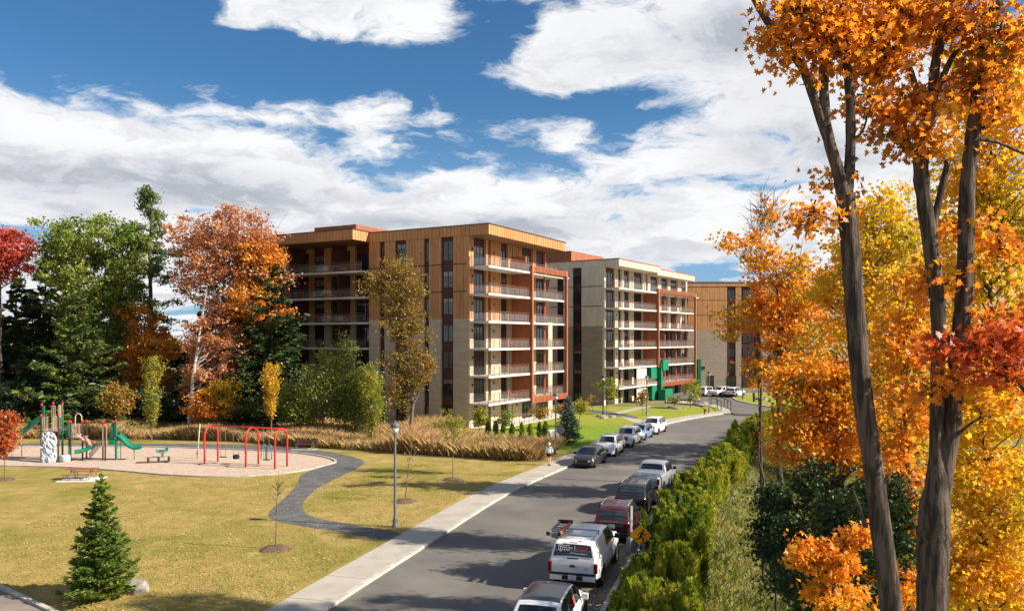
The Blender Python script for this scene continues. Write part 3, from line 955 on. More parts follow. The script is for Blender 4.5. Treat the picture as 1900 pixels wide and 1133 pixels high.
def car(kind, label, group, paintm, loc, rz, cat='car', name='parked_car', scale=1.0, roof=None, rails=False, front='suv', extra=None):
    K = KIND[kind]
    L, Wd = K['L'], K['W']
    root = thing(name, label, cat, loc, rz, group)
    s = np.unique(np.concatenate([np.linspace(0, 1, 90), np.linspace(0, .06, 28), np.linspace(.94, 1, 10)]))
    ip = lambda c: np.interp(s, [p[0] for p in c], [p[1] for p in c])
    top = smooth_arr(ip(K['top']), 3)
    belt = smooth_arr(ip(K['belt']), 4)
    hw = smooth_arr(np.interp(s, [0, .01, .05, .14, .80, .93, .975, 1], [.88, .93, .985, 1, 1, .965, .86, .70]), 4) * Wd / 2
    zb = np.interp(s, [0, .05, .12, .88, .95, 1], [K['zb'] + .16, K['zb'] + .06, K['zb'], K['zb'], K['zb'], K['zb'] + .06])
    x = (s - .5) * L
    n = len(s)
    rings = []
    for i in range(n):
        w, zt = hw[i], top[i]
        b = min(belt[i], zt - .05)
        g = zt - b
        tm = .27 * g
        rings.append([(0, zb[i]), (w * .88, zb[i]), (w * .975, zb[i] + .07), (w * .995, zb[i] * .55 + b * .45), (w * 1.0, zb[i] * .35 + b * .65), (w * .985, b - .10), (w * .955, b - .02), (w * .945, b),
                      (w * .94 - tm * .06, b + .06 * g), (w * .94 - tm * .45, b + .5 * g), (w * .94 - tm * .85, b + .86 * g), (w * .93 - tm, b + .945 * g), (w * .90 - tm - min(.03, .2 * g), b + .985 * g), (w * .76 - tm * .9, zt), (w * .42, zt + .018), (0, zt + .024)])
    rg = np.array(rings)                          # n, m, 2
    m = rg.shape[1]
    full = np.concatenate([rg, rg[:, -2:0:-1] * np.array([-1, 1])], 1)
    mm = full.shape[1]
    V = np.concatenate([np.repeat(x[:, None, None], mm, 1), full], 2)     # n, mm, 3
    def face_idx(i0, i1, j0, j1):
        return [(i * mm + j % mm, (i + 1) * mm + j % mm, (i + 1) * mm + (j + 1) % mm, i * mm + (j + 1) % mm) for i in range(i0, i1) for j in range(j0, j1)]
    mb = MB()
    fs = face_idx(0, n - 1, 0, mm)
    mb.add(V.reshape(-1, 3), fs, True)
    mb.f += [tuple(range(mm)), tuple((n - 1) * mm + j for j in range(mm - 1, -1, -1))]; mb.sm += [False, False]
    body = mb.build('body', MATS[paintm], root)
    C = V.mean(1)
    C[:, 2] = .8
    def patch(name, s0, s1, j0, j1, mat, off_=.012, parent=None, both=True):
        i0, i1 = int(np.searchsorted(s, s0)), int(np.searchsorted(s, s1))
        out = []
        for side in ((0, 1) if both else (0,)):
            jj = list(range(j0, j1 + 1)) if side == 0 else list(range(mm - j1, mm - j0 + 1))
            q = np.array([[V[i, j % mm] for j in jj] for i in range(i0, i1 + 1)])
            du = np.gradient(q, axis=0) if len(q) > 1 else q; dv = np.gradient(q, axis=1)
            nr = np.cross(du, dv); nr /= np.linalg.norm(nr, axis=2)[..., None] + 1e-9
            sg = np.sign(np.sum(nr * (q - C[i0:i1 + 1, None, :]), axis=2, keepdims=True))
            q = q + nr * sg * off_
            p = MB(); a, b = q.shape[:2]
            p.add(q.reshape(-1, 3), [(i * b + j, (i + 1) * b + j, (i + 1) * b + j + 1, i * b + j + 1) for i in range(a - 1) for j in range(b - 1)], True)
            out.append(p.build(name, MATS[mat], parent or root))
        return out
    for a, b in K['side']:
        patch('side_window', a, b, 8, 11, 'car_glass')
    patch('windshield', *K['wind'], 13, mm - 13, 'car_glass', both=False)
    jw = 12 if kind == 'cap' else 13
    rw = patch('rear_window', *K['rear'], jw, mm - jw, 'car_glass', both=False)[0]
    if roof:
        patch('roof_panel', K['rear'][1] + .04, K['wind'][0] - .02, 12, mm - 12, roof, both=False)
    # wheels and arches
    for ax in K['ax']:
        for sy in (-1, 1):
            wx, r = (ax - .5) * L, K['wr']
            wy = sy * (Wd / 2 - .115)
            t = MB(); t.lathe([(r * .62, -.11), (r * .93, -.11), (r, -.07), (r, .07), (r * .93, .11), (r * .62, .11)], n=20, axis='y')
            o = t.build('wheel', MATS['tyre'], root); o.location = (wx, wy, r)
            q = MB(); q.lathe([(.03, .085 * sy), (r * .2, .085 * sy), (r * .2, .07 * sy)], n=10, axis='y')
            for k in range(5):
                a = 2 * math.pi * k / 5 + .3
                q.bar((0, .075 * sy, 0), (r * .6 * math.cos(a), .085 * sy, r * .6 * math.sin(a)), .11, .03, (0, 1, 0))
            q.lathe([(r * .56, .10 * sy), (r * .66, .104 * sy), (r * .66, .0), (r * .56, 0)], n=20, axis='y')
            q.build('rim', MATS['rim'], o)
            ar = MB()
            pts = [(math.cos(a), math.sin(a)) for a in np.linspace(-.12, math.pi + .12, 17)]
            yo, yi = sy * (Wd / 2 + .012), sy * (Wd / 2 - .25)
            ra, rb = r * 1.0, r * 1.20
            vs = [(wx + c * rb, yo, r + sn * rb) for c, sn in pts] + [(wx + c * ra, yo, r + sn * ra) for c, sn in pts] + [(wx + c * rb, yi, r + sn * rb) for c, sn in pts]
            k = len(pts)
            ar.add(vs, [(i, i + 1, k + i + 1, k + i) for i in range(k - 1)] + [(i, i + 1, 2 * k + i + 1, 2 * k + i) for i in range(k - 1)])
            ar.add([(wx + c * ra * 1.02, sy * (Wd / 2 + .004), r + sn * ra * 1.02) for c, sn in pts], [tuple(range(k))])
            ar.build('wheel_arch', MATS['black_trim'], root)
    xr_, xf = -L / 2, L / 2
    H = np.interp(.97, s, top)
    # lower sills, bumpers, lamps, plate, mirrors
    rb_ = MB(); rb_.box(xr_ - .05, xr_ + .12, -Wd * .455, Wd * .455, K['zb'] + .06, K['zb'] + .30); rb_.build('rear_bumper', MATS['black_trim'], root)
    fbm = MB(); fbm.box(xf - .22, xf + .02, -Wd * .37, Wd * .37, K['zb'] + .0, K['zb'] + .16); fbm.build('front_bumper', MATS['black_trim'], root)
    tz0, tz1 = (.82, 1.20) if kind in ('pickup', 'cap') else (.86, 1.02)
    for sy in (-1, 1):
        t = MB()
        yw = .13 if kind in ('pickup', 'cap') else .30
        y0, y1 = sorted((sy * Wd * .485, sy * (Wd * .485 - yw)))
        t.box(xr_ - .035, xr_ + .16, y0, y1, tz0, tz1)
        t.build('tail_light', MATS['tail_red'], root)
        h = MB()
        zc = np.interp(.965, s, top) - .16
        y0, y1 = sorted((sy * Wd * .45, sy * Wd * .27))
        h.add([(xf - .25, sy * Wd * .475, zc - .06), (xf - .25, sy * Wd * .475, zc + .07), (xf - .10, sy * Wd * .40, zc + .07), (xf - .10, sy * Wd * .40, zc - .07), (xf + .01, sy * Wd * .26, zc + .03), (xf + .01, sy * Wd * .26, zc - .08)], [(0, 1, 2, 3), (3, 2, 4, 5)])
        h.build('headlight', MATS['head_lamp'], root)
        mr = MB()
        mx = (K['wind'][1] - .5) * L - .42
        mz = np.interp(.72, s, belt) + .10
        mr.box(mx - .06, mx + .10, *sorted((sy * (Wd / 2 + .02), sy * (Wd / 2 + .22))), mz - .08, mz + .10)
        mr.bar((mx + .02, sy * Wd * .45, mz - .05), (mx + .02, sy * (Wd / 2 + .06), mz - .03), .06)
        mr.build('mirror', MATS['black_trim' if paintm != 'paint_white' or kind == 'cap' else 'paint_white'], root)
    gr = MB()
    if front == 'truck':
        gr.box(xf - .10, xf + .035, -Wd * .28, Wd * .28, .70, 1.02)
    else:
        gr.box(xf - .10, xf + .025, -Wd * .22, Wd * .22, K['zb'] + .26, K['zb'] + .44)
    go = gr.build('grille', MATS['black_trim'], root)
    if front == 'truck':
        b = MB()
        for z in (.78, .90):
            b.box(xf + .036, xf + .05, -Wd * .27, Wd * .27, z, z + .035)
        b.build('grille_bar', MATS['chrome'], go)
    pl = MB(); pz = .70 if kind in ('cap', 'pickup') else .78
    if kind in ('cap', 'pickup'): pz = .54
    pl.box(xr_ - .075, xr_ - .045, -.16, .16, pz, pz + .17); pl.build('licence_plate', MATS['plate'], root)
    if rails:
        for sy in (-1, 1):
            q = MB()
            zt = np.interp([.2, .35, .5, .58], s, top)
            q.tube([((a - .5) * L, sy * Wd * .36, z + .05) for a, z in zip((.2, .35, .5, .58), zt)], .022, 6)
            for a, z in ((.2, zt[0]), (.58, zt[3])):
                q.bar(((a - .5) * L, sy * Wd * .36, z - .03), ((a - .5) * L, sy * Wd * .36, z + .05), .03)
            q.build('roof_rail', MATS['grey_metal'], root)
    return root, dict(L=L, W=Wd, rear=rw, s=s, top=top)

def on_road(y_mid, d, flip=False):
    s_ = s_of_y(y_mid)
    p, h = at_s(s_, d)
    return p, h + (math.pi if flip else 0)

# right-hand kerb: cars seen from behind, rear bumper depth measured in the photo
def right_car(y_rear, K, d, **kw):
    Lh = KIND[K]['L'] / 2
    q = off(d)
    s_ = float(np.interp(y_rear, q[:, 1], ARC)) + Lh
    p, h = at_s(s_, d)
    return car(K, loc=p, rz=h, **kw)
RG, LG = 'cars parked along the hedge kerb', 'cars parked along the lawn kerb'
# 1 pale wagon with a dark roof at the frame's lower edge
c1, _ = right_car(25.3, 'suv', ROADW - 1.25, label='white estate car with dark grey roof and orange sticker on its side glass', group=RG, paintm='paint_white', roof='paint_roof')
st = MB()
pts = [(math.cos(a) * (.10 + .035 * math.sin(a * 7)), math.sin(a) * (.15 + .03 * math.cos(a * 5))) for a in np.linspace(0, 2 * math.pi, 24, endpoint=False)]
st.add([(-.35 + px_, -.93 + .27 * (.22 + pz_) , 1.32 + pz_) for px_, pz_ in pts], [tuple(range(24))])
st.build('sticker', pm('sticker_orange', (.75, .07, .02), (.6, .05, .02), 18, .5), c1)
# 2 white pickup with cap and lettering
c2, inf = right_car(32.0, 'cap', ROADW - 1.45, label='white pickup truck with a canopy, lettered rear glass and a ladder on top', group=RG, paintm='paint_white', cat='pickup truck', name='pickup_truck', front='truck')
wl = pm('white_letter', (.8, .8, .8), None, rough=.6); ol = pm('orange_letter', (.7, .13, .03), None, rough=.6)
L2 = KIND['cap']['L']
# rear glass plane in local space: leans forward as it rises
zA, zB = np.interp([.0125, .0315], inf['s'], inf['top'])
pA, pB = Vector(((.0125 - .5) * L2, 0, zA)), Vector(((.0315 - .5) * L2, 0, zB))
upv = (pB - pA).normalized(); rt = Vector((0, -1, 0)); nv = rt.cross(upv)
def glassM(a, b):
    o = pA + upv * b + rt * a + nv * .05
    return Matrix(((rt.x, upv.x, nv.x, o.x), (rt.y, upv.y, nv.y, o.y), (rt.z, upv.z, nv.z, o.z), (0, 0, 0, 1)))
def print_row(a, b, w, h, mt, seed):
    """a line of print too small to read, as letter-sized strokes"""
    rr, x_, m_, Mx = random.Random(seed), 0.0, MB(), glassM(a, b)
    while x_ < w:
        lw = h * rr.uniform(.45, .75)
        for q in ([(0, 0), (lw * .3, 0), (lw * .3, h), (0, h)], [(lw * .3, h * rr.choice((0, .4, .75))), (lw, h * .4), (lw, h * .7), (lw * .3, h * .95)]):
            m_.add([Mx @ Vector((x_ + px_, pz_, 0)) for px_, pz_ in q], [(0, 1, 2, 3)])
        x_ += lw + h * .22 + (h * .5 if rr.random() < .15 else 0)
    m_.build('lettering', mt, c2)['kind'] = 'stuff'
for k_, (a, b, w, h, mt) in enumerate([(-.36, .40, .20, .06, wl), (-.36, .32, .34, .06, wl), (-.36, .24, .22, .06, wl), (.13, .35, .46, .055, ol), (.13, .27, .46, .055, ol), (-.12, .12, .26, .055, wl), (.16, .11, .40, .05, wl)]):
    print_row(a, b, w, h, mt, k_)
e = MB(); Mg = glassM(.06, .27); e.add([Mg @ Vector(q) for q in ((0, 0, 0), (.02, 0, 0), (.02, .17, 0), (0, .17, 0))], [(0, 1, 2, 3)]); e.build('print_divider', wl, c2)
sh = MB()
so = [(-.10, .12), (0, .15), (.10, .12), (.10, 0), (.06, -.09), (0, -.14), (-.06, -.09), (-.10, 0)]
Mg = glassM(-.50, .33)
si = [(x_ * .78, y_ * .78) for x_, y_ in so]
sh.add([Mg @ Vector((x_, y_, 0)) for x_, y_ in so + si], [(i, (i + 1) % 8, 8 + (i + 1) % 8, 8 + i) for i in range(8)])
for q in ([(-.055, .05), (.055, .05), (.055, .075), (-.055, .075)], [(-.013, -.07), (.013, -.07), (.013, .05), (-.013, .05)]):
    sh.add([Mg @ Vector((x_, y_, 0)) for x_, y_ in q], [(0, 1, 2, 3)])
sh.build('shield_logo', wl, c2)
e = MB(); e.lathe([(0.001, -.002), (.12, -.002), (.125, .012)], n=24, axis='x', M=Matrix.Translation((-L2 / 2 - .045, 0, 1.06)) @ Matrix.Diagonal((1, 1, .42, 1)))
e.build('oval_badge', MATS['dark_frame'], c2)
e = MB(); e.lathe([(0.045, -.002), (.06, -.002)], n=20, axis='x', M=Matrix.Translation((-L2 / 2 - .047, -.52, .98)))
e.build('round_emblem', MATS['grey_metal'], c2)
e = MB(); e.box(-L2 / 2 - .06, -L2 / 2 + .1, -.93, .93, .70, .79); e.build('bumper_pad', MATS['black_trim'], c2)
e = MB(); e.box(-L2 / 2 - .07, -L2 / 2 + .1, -.91, .91, .50, .699); e.build('rear_step', MATS['paint_white'], c2)
e = MB(); e.box(-L2 / 2 - .072, -L2 / 2 - .06, -.42, .42, .515, .695); e.build('step_recess', MATS['black_trim'], c2)
zc = np.interp(.045, inf['s'], inf['top']) + .03
e = MB(); e.box((.040 - .5) * L2, (.046 - .5) * L2, -.15, .15, zc - .05, zc + .01); e.build('brake_lamp', MATS['tail_red'], c2)
e = MB(); e.box((.012 - .5) * L2 - .02, (.02 - .5) * L2, -.22, .22, 1.24, 1.36); e.build('handle', MATS['black_trim'], c2)
# rack on the canopy
for xx in (.12, .30):
    q = MB(); z = 2.0
    for sy in (-.72, .72):
        q.bar(((xx - .5) * L2, sy, 1.88), ((xx - .5) * L2, sy, z + .10), .05)
        q.bar(((xx - .5) * L2, sy * .75, 1.9), ((xx - .5) * L2, sy, z + .06), .03)
    q.bar(((xx - .5) * L2, -.78, z + .10), ((xx - .5) * L2, .78, z + .10), .045)
    q.build('roof_rack', MATS['grey_metal'], c2)
# ladder resting on the rack, its foot out over the street side
lm = mat_of(c2)
lad = thing('ladder', 'orange and grey step ladder tied on the canopy of the white pickup', 'ladder', lm @ Vector((-1.35, .86, 2.14)), c2.rotation_euler.z)
lo = pm('ladder_orange', (.62, .12, .035), None, rough=.5); la = pm('ladder_grey', (.36, .34, .31), (.28, .26, .24), 5, .5)
for y_, mt in ((-.22, lo), (.25, la)):
    q = MB(); q.box(-1.1, 1.0, y_ - .03, y_ + .03, -.035, .07); q.build('side_rail', mt, lad)
for i in range(6):
    q = MB(); q.bar((-.95 + i * .34, -.2, .02), (-.95 + i * .34, .23, .02), .05, .03); q.build('rung', la, lad)
for y_ in (-.22, .25):
    q = MB(); q.box(-1.18, -1.09, y_ - .06, y_ + .06, -.05, .10); q.build('foot', MATS['black_trim'], lad)
q = MB(); q.box(1.0, 1.12, -.30, .32, -.03, .12); q.build('top_cap', MATS['black_trim'], lad)
# 3 to 5
c3, _ = right_car(39.7, 'suv', ROADW - 1.2, label='dark red SUV with roof rails behind the white lettered pickup', group=RG, paintm='paint_red', rails=True)
e = MB(); e.box(-KIND['suv']['L'] / 2 - .04, -KIND['suv']['L'] / 2 + .05, -.55, .55, 1.03, 1.07); e.build('trim_bar', MATS['chrome'], c3)
c4, _ = right_car(46.0, 'suv', ROADW - 1.15, label='black SUV between the dark red SUV and the silver pickup', group=RG, paintm='paint_black', rails=True)
c5, i5 = right_car(51.6, 'pickup', ROADW - 1.35, label='silver pickup truck with a covered bed beside the hedge', group=RG, paintm='paint_silver', cat='pickup truck', name='pickup_truck', front='truck')
e = MB(); Lp = KIND['pickup']['L']; e.box((.03 - .5) * Lp, (.335 - .5) * Lp, -.83, .83, 1.30, 1.335); e.build('bed_cover', MATS['paint_silver'], c5)
e = MB(); e.box(-Lp / 2 - .08, -Lp / 2 + .1, -.88, .88, .50, .68); e.build('rear_step', MATS['chrome'], c5)

# lawn-side kerb: cars facing the camera
def left_car(y_front, K, d, **kw):
    Lh = KIND[K]['L'] / 2
    q = off(d)
    p, h = at_s(float(np.interp(y_front, q[:, 1], ARC)) + Lh, d)
    return car(K, loc=p, rz=h + math.pi, **kw)
c6, _ = left_car(62.8, 'hatch', 1.15, label='dark grey hatchback with its front towards the walker on the sidewalk', group=LG, paintm='paint_dark')
left_car(68.7, 'suv', 1.2, label='small white SUV behind the dark grey hatchback', group=LG, paintm='paint_white')
left_car(75.1, 'suv', 1.3, label='white SUV with a broad black grille between the small white SUV and the blue car', group=LG, paintm='paint_white', front='truck')
left_car(80.1, 'hatch', 1.25, label='slate blue car half hidden behind the white SUV with a broad black grille', group=LG, paintm='paint_blue')
left_car(84.9, 'suv', 1.25, label='white SUV at the end of the row beyond the blue car', group=LG, paintm='paint_white', front='truck')
# white cars in the court
for (u, v, a, lb) in [(1318, 735, 40, 'white SUV on the court beside the green fin of the end block'), (1343, 735.5, 215, 'white SUV in the middle of the three parked on the court'), (1368, 736.5, 50, 'white SUV on the court next to the lawn island')]:
    p = G(u, v, .125)
    car('suv', lb, 'white cars on the court', 'paint_white', p + Vector((0, 1.2, 0)), R(a))
# ================================================================== street furniture, playground, people
pm('lamp_post_grey', (.13, .14, .15), (.17, .18, .19), 3, .5, metal=.2)
pm('hood_grey', (.10, .105, .115), None, rough=.45)
pm('lamp_glass', (.75, .72, .62), None, rough=.2)
pm('post_black', (.02, .02, .022), None, rough=.5)
def street_lamp(p, h, label, mat='lamp_post_grey'):
    t = thing('street_lamp', label, 'street lamp', p, 0, 'street lamps')
    m = MB(); m.lathe([(.17, 0), (.17, .08), (.13, .14), (.12, .42), (.085, .50), (.075, 1.2), (.055, h - .75), (.055, h - .7)], n=14); m.build('pole', MATS[mat], t)
    m = MB(); m.lathe([(.15, 0), (.15, .012)], n=14); m.build('base_plate', MATS[mat], t)
    m = MB(); m.lathe([(.055, h - .7), (.11, h - .66), (.13, h - .62), (.10, h - .58)], n=14); m.build('collar', MATS[mat], t)
    m = MB(); m.lathe([(.09, h - .58), (.17, h - .48), (.19, h - .32), (.17, h - .25)], n=16); m.build('globe', MATS['lamp_glass'], t)
    m = MB(); m.lathe([(.25, h - .27), (.26, h - .22), (.24, h - .12), (.15, h - .03), (.06, h), (.03, h + .08), (.001, h + .09)], n=18); m.build('hood', MATS['post_black' if mat == 'post_black' else 'hood_grey'], t)
    m = MB()
    for k in range(4):
        a = math.pi / 4 + k * math.pi / 2
        m.bar((.12 * math.cos(a), .12 * math.sin(a), h - .6), (.22 * math.cos(a), .22 * math.sin(a), h - .25), .02)
    m.build('bracket', MATS[mat], t)
    return t
for u, v, h, lb, mt in [(733, 977, 5.55, 'grey street lamp between the path mouth and the young tree on the lawn', 'lamp_post_grey'), (1031, 841, 5.3, 'grey street lamp behind the walker by the utility cabinet', 'lamp_post_grey'),
                        (1119, 771, 5.2, 'dark street lamp on the green by the yellow leaved sapling', 'post_black'), (1200, 770, 5.2, 'slim street lamp in front of the green entrance', 'lamp_post_grey'),
                        (1316, 765, 5.6, 'street lamp with a sign plate beside the handrails', 'lamp_post_grey'), (1378, 741, 6.2, 'dark street lamp on the lawn island', 'post_black')]:
    st_ = street_lamp(G(u, v, .1), h, lb, mt)
    if 'sign plate' in lb:
        m = MB(); m.box(-.28, .28, -.1, -.07, 2.3, 3.0); m.build('sign_plate', MATS['grey_metal'], st_)

# utility cabinet, warning board back by the lamp
t = thing('utility_cabinet', 'pale utility cabinet between the lamp and the cedar shrubs', 'cabinet', G(1026, 829, .1), R(20))
m = MB(); m.box(-.5, .5, -.35, .35, 0, .12); m.build('plinth', MATS['concrete'], t)
m = MB(); m.box(-.45, .45, -.3, .3, .12, 1.5); m.build('body', MATS['white_paint'], t)
m = MB(); m.box(-.48, .48, -.33, .33, 1.5, 1.58); m.build('lid', MATS['white_paint'], t)
m = MB(); m.box(-.40, -.01, -.33, -.302, .2, 1.42); m.box(.01, .40, -.33, -.302, .2, 1.42); m.build('door_leaf', MATS['white_paint'], t)
def diamond_sign(loc, rz, size, h, label, back, tilt=0.0):
    t = thing('road_sign', label, 'sign', loc, rz)
    m = MB(); m.box(-.03, .03, 0, .05, 0, h + size * .5); m.build('post', MATS['white_paint' if not back else 'grey_metal'], t)
    s = size / 2
    m = MB()
    r_ = .10
    poly = []
    for k in range(4):
        a0 = k * math.pi / 2
        c = Vector((math.cos(a0), math.sin(a0))) * (s - r_ * 1.2)
        for a in np.linspace(a0 - math.pi / 4, a0 + math.pi / 4, 5):
            poly.append((c.x + r_ * math.cos(a), c.y + r_ * math.sin(a)))
    n = len(poly)
    def plate(mb, k, y0, y1):
        mb.add([(x * k, y0, h + z * k) for x, z in poly] + [(x * k, y1, h + z * k) for x, z in poly], [tuple(range(n)), tuple(range(2 * n - 1, n - 1, -1))] + [(i, n + i, n + (i + 1) % n, (i + 1) % n) for i in range(n)])
    plate(m, 1.0, -.03, -.004)
    pt = m.build('plate', MATS['black_trim' if not back else 'grey_metal'], t)
    if not back:
        m = MB(); plate(m, .95, -.034, -.031); m.build('yellow_face', pm('sign_yellow', (.80, .37, .008), (.74, .33, .008), 3, .45), pt)
        m = MB(); y = -.038
        def limb(a, b, w0, w1):
            a, b = Vector(a), Vector(b); d = (b - a).normalized(); q = Vector((-d.y, d.x))
            m.add([(p.x, y, h + p.y) for p in (a + q * w0, b + q * w1, b - q * w1, a - q * w0)], [(0, 1, 2, 3)])
            for c, w in ((a, w0), (b, w1)):
                m.add([(c.x + w * math.cos(k), y - .001, h + c.y + w * math.sin(k)) for k in np.linspace(0, 2 * math.pi, 10, endpoint=False)], [tuple(range(10))])
        k = size
        limb((.06 * k, .10 * k), (-.02 * k, -.07 * k), .055 * k, .045 * k)
        limb((-.02 * k, -.07 * k), (.10 * k, -.13 * k), .038 * k, .03 * k); limb((.10 * k, -.13 * k), (.12 * k, -.28 * k), .03 * k, .02 * k)
        limb((-.03 * k, -.08 * k), (-.12 * k, -.17 * k), .036 * k, .028 * k); limb((-.12 * k, -.17 * k), (-.27 * k, -.16 * k), .026 * k, .018 * k)
        limb((.06 * k, .11 * k), (.15 * k, .02 * k), .028 * k, .022 * k); limb((.15 * k, .02 * k), (.22 * k, .06 * k), .022 * k, .016 * k)
        limb((.03 * k, .11 * k), (-.09 * k, .09 * k), .028 * k, .022 * k); limb((-.09 * k, .09 * k), (-.13 * k, .0 * k), .02 * k, .016 * k)
        m.add([((.11 + .05 * math.cos(a)) * k, y, h + (.21 + .055 * math.sin(a)) * k) for a in np.linspace(0, 2 * math.pi, 14, endpoint=False)], [tuple(range(14))])
        m.build('runner_symbol', MATS['black_trim'], pt)
    return t
p = P(1189, 992, 37.2)
diamond_sign((p.x, p.y, .1), R(-8), 1.05, p.z - .1, 'yellow diamond warning sign with a black running figure', False)
p = G(1039, 832, .1)
diamond_sign(p, R(160), 1.0, 1.7, 'back of a grey diamond sign beside the utility cabinet', True)
# post and concrete block at the end of the guard rail
p = P(1172, 1005, 38.0)
t = thing('marker_post', 'white marker post in front of the guard rail beside the yellow sign', 'post', (p.x, p.y, .1), 0)
m = MB(); m.box(-.05, .05, -.03, .03, 0, 2.1); m.build('post', MATS['white_paint'], t)
m = MB(); m.box(-.09, .09, -.07, .07, 0, .25); m.build('sleeve', MATS['grey_metal'], t)
p = G(1186, 1022, .1)
t = thing('concrete_block', 'grey concrete block at the end of the guard rail', 'barrier', p, R(15))
m = MB(); m.add([(-.55, -.3, 0), (.55, -.3, 0), (.55, .3, 0), (-.55, .3, 0), (-.55, -.22, .62), (.52, -.22, .62), (.52, .22, .62), (-.55, .22, .62), (-.47, -.16, .68), (.46, -.16, .68), (.46, .16, .68), (-.47, .16, .68)],
    [(3, 2, 1, 0), (8, 9, 10, 11)] + [(i, (i + 1) % 4, 4 + (i + 1) % 4, 4 + i) for i in range(4)] + [(4 + i, 4 + (i + 1) % 4, 8 + (i + 1) % 4, 8 + i) for i in range(4)])
m.build('block', MATS['grey_metal'], t)
m = MB(); m.tube([(-.2, 0, .68), (-.2, 0, .8), (.2, 0, .8), (.2, 0, .68)], .02, 6); m.build('lifting_loop', MATS['rail_metal'], t)
gr_ = thing('guard_rail', 'galvanised guard rail between the dark red and black cars and the hedge', 'guard rail', at_s(s_of_y(37), ROADW + .55)[0])
o = gr_.location
s0, s1 = s_of_y(37.5), s_of_y(66)
gm = pm('galvanised', (.42, .44, .45), (.33, .35, .36), 3, .45, metal=.5)
prof = [(.0, .45), (-.05, .50), (-.05, .54), (.02, .60), (-.05, .66), (-.05, .70), (.0, .75)]
V, F = [], []
ns = 40
for i in range(ns + 1):
    p, h = at_s(s0 + (s1 - s0) * i / ns, ROADW + .55)
    q = Vector((math.sin(h), -math.cos(h), 0))
    for a, z in prof:
        V.append(p + q * a + Vector((0, 0, z)) - o)
k = len(prof)
m = MB(); m.add(V, [(i * k + j, (i + 1) * k + j, (i + 1) * k + j + 1, i * k + j + 1) for i in range(ns) for j in range(k - 1)], True); m.build('rail', gm, gr_)
for i in range(15):
    p, h = at_s(s0 + (s1 - s0) * i / 14, ROADW + .66)
    m = MB(); m.box(-.05, .05, -.07, .07, 0, .72); q = m.build('post', gm, gr_); q.location = p - o; q.rotation_euler.z = h

# handrails by the court
pm('handrail_brown', (.075, .04, .028), None, rough=.6)
def handrail(pts, label):
    b = Vector(pts[0])
    t = thing('handrail', label, 'handrail', b, 0, 'handrails by the court steps')
    for p in pts:
        p = Vector(p) - b; m = MB(); m.bar(p, p + Vector((0, 0, 1.25)), .09); m.build('post', MATS['handrail_brown'], t)
    m = MB()
    for a, c in zip(pts[:-1], pts[1:]):
        a, c = Vector(a) - b, Vector(c) - b
        m.bar(a + Vector((0, 0, 1.28)), c + Vector((0, 0, 1.28)), .10, .08)
    m.build('top_rail', MATS['handrail_brown'], t)
handrail([G(1319, 752, .1), G(1331, 757.5, .1), G(1338, 761, .1)], 'near brown handrail beside the court footpath')
handrail([G(1330, 751, .1), G(1344, 755, .1), G(1350, 757.5, .1), G(1356, 762.5, .1)], 'far brown handrail beside the court footpath')
# hydrant and bollard
t = thing('hydrant', 'small dark red hydrant on the green beside the lamp with a sign plate', 'hydrant', G(1308, 768, .1))
m = MB(); m.lathe([(.16, 0), (.16, .06), (.11, .08), (.11, .55), (.15, .58), (.15, .63), (.10, .72), (.03, .78), (.001, .78)], n=14); m.build('barrel', pm('hydrant_red', (.20, .03, .02), None, rough=.5), t)
for a in (0, math.pi):
    m = MB(); m.bar((.1 * math.cos(a), 0, .45), (.2 * math.cos(a), 0, .45), .11); m.build('outlet', MATS['hydrant_red'], t)
t = thing('bollard', 'black bollard on the lawn island', 'bollard', G(1399, 745, .21))
m = MB(); m.lathe([(.20, 0), (.18, .08), (.16, 1.15), (.18, 1.2), (.18, 1.32), (.08, 1.42), (.001, 1.43)], n=14); m.build('shaft', MATS['post_black'], t)
m = MB(); m.lathe([(.185, 1.0), (.185, 1.06)], n=14); m.build('band', MATS['grey_metal'], t)

# bench, picnic table
def bench(loc, rz):
    t = thing('park_bench', 'brown slatted bench on a concrete pad by the playground path', 'bench', loc, rz)
    wd = pm('brown_slats', (.10, .045, .028), (.075, .035, .022), 4, .6)
    m = MB(); m.box(-1.15, 1.15, -.7, .6, -.02, .03); m.build('pad', MATS['concrete'], t)
    for i in range(4):
        m = MB(); m.box(-.95, .95, -.25 + i * .125, -.15 + i * .125, .43, .47); m.build('slat', wd, t)
    for i in range(4):
        m = MB(); m.box(-.95, .95, .26 + i * .03, .30 + i * .03, .52 + i * .115, .62 + i * .115); m.build('slat', wd, t)
    for sx in (-.7, .7):
        m = MB(); m.bar((sx, -.2, .03), (sx, -.2, .44), .06); m.bar((sx, .22, .03), (sx, .22, .45), .06); m.bar((sx, .24, .45), (sx, .42, .98), .05); m.bar((sx, -.26, .41), (sx, .26, .41), .05); m.build('leg', MATS['grey_metal'], t)
bench(G(565, 833, .1), R(-4))
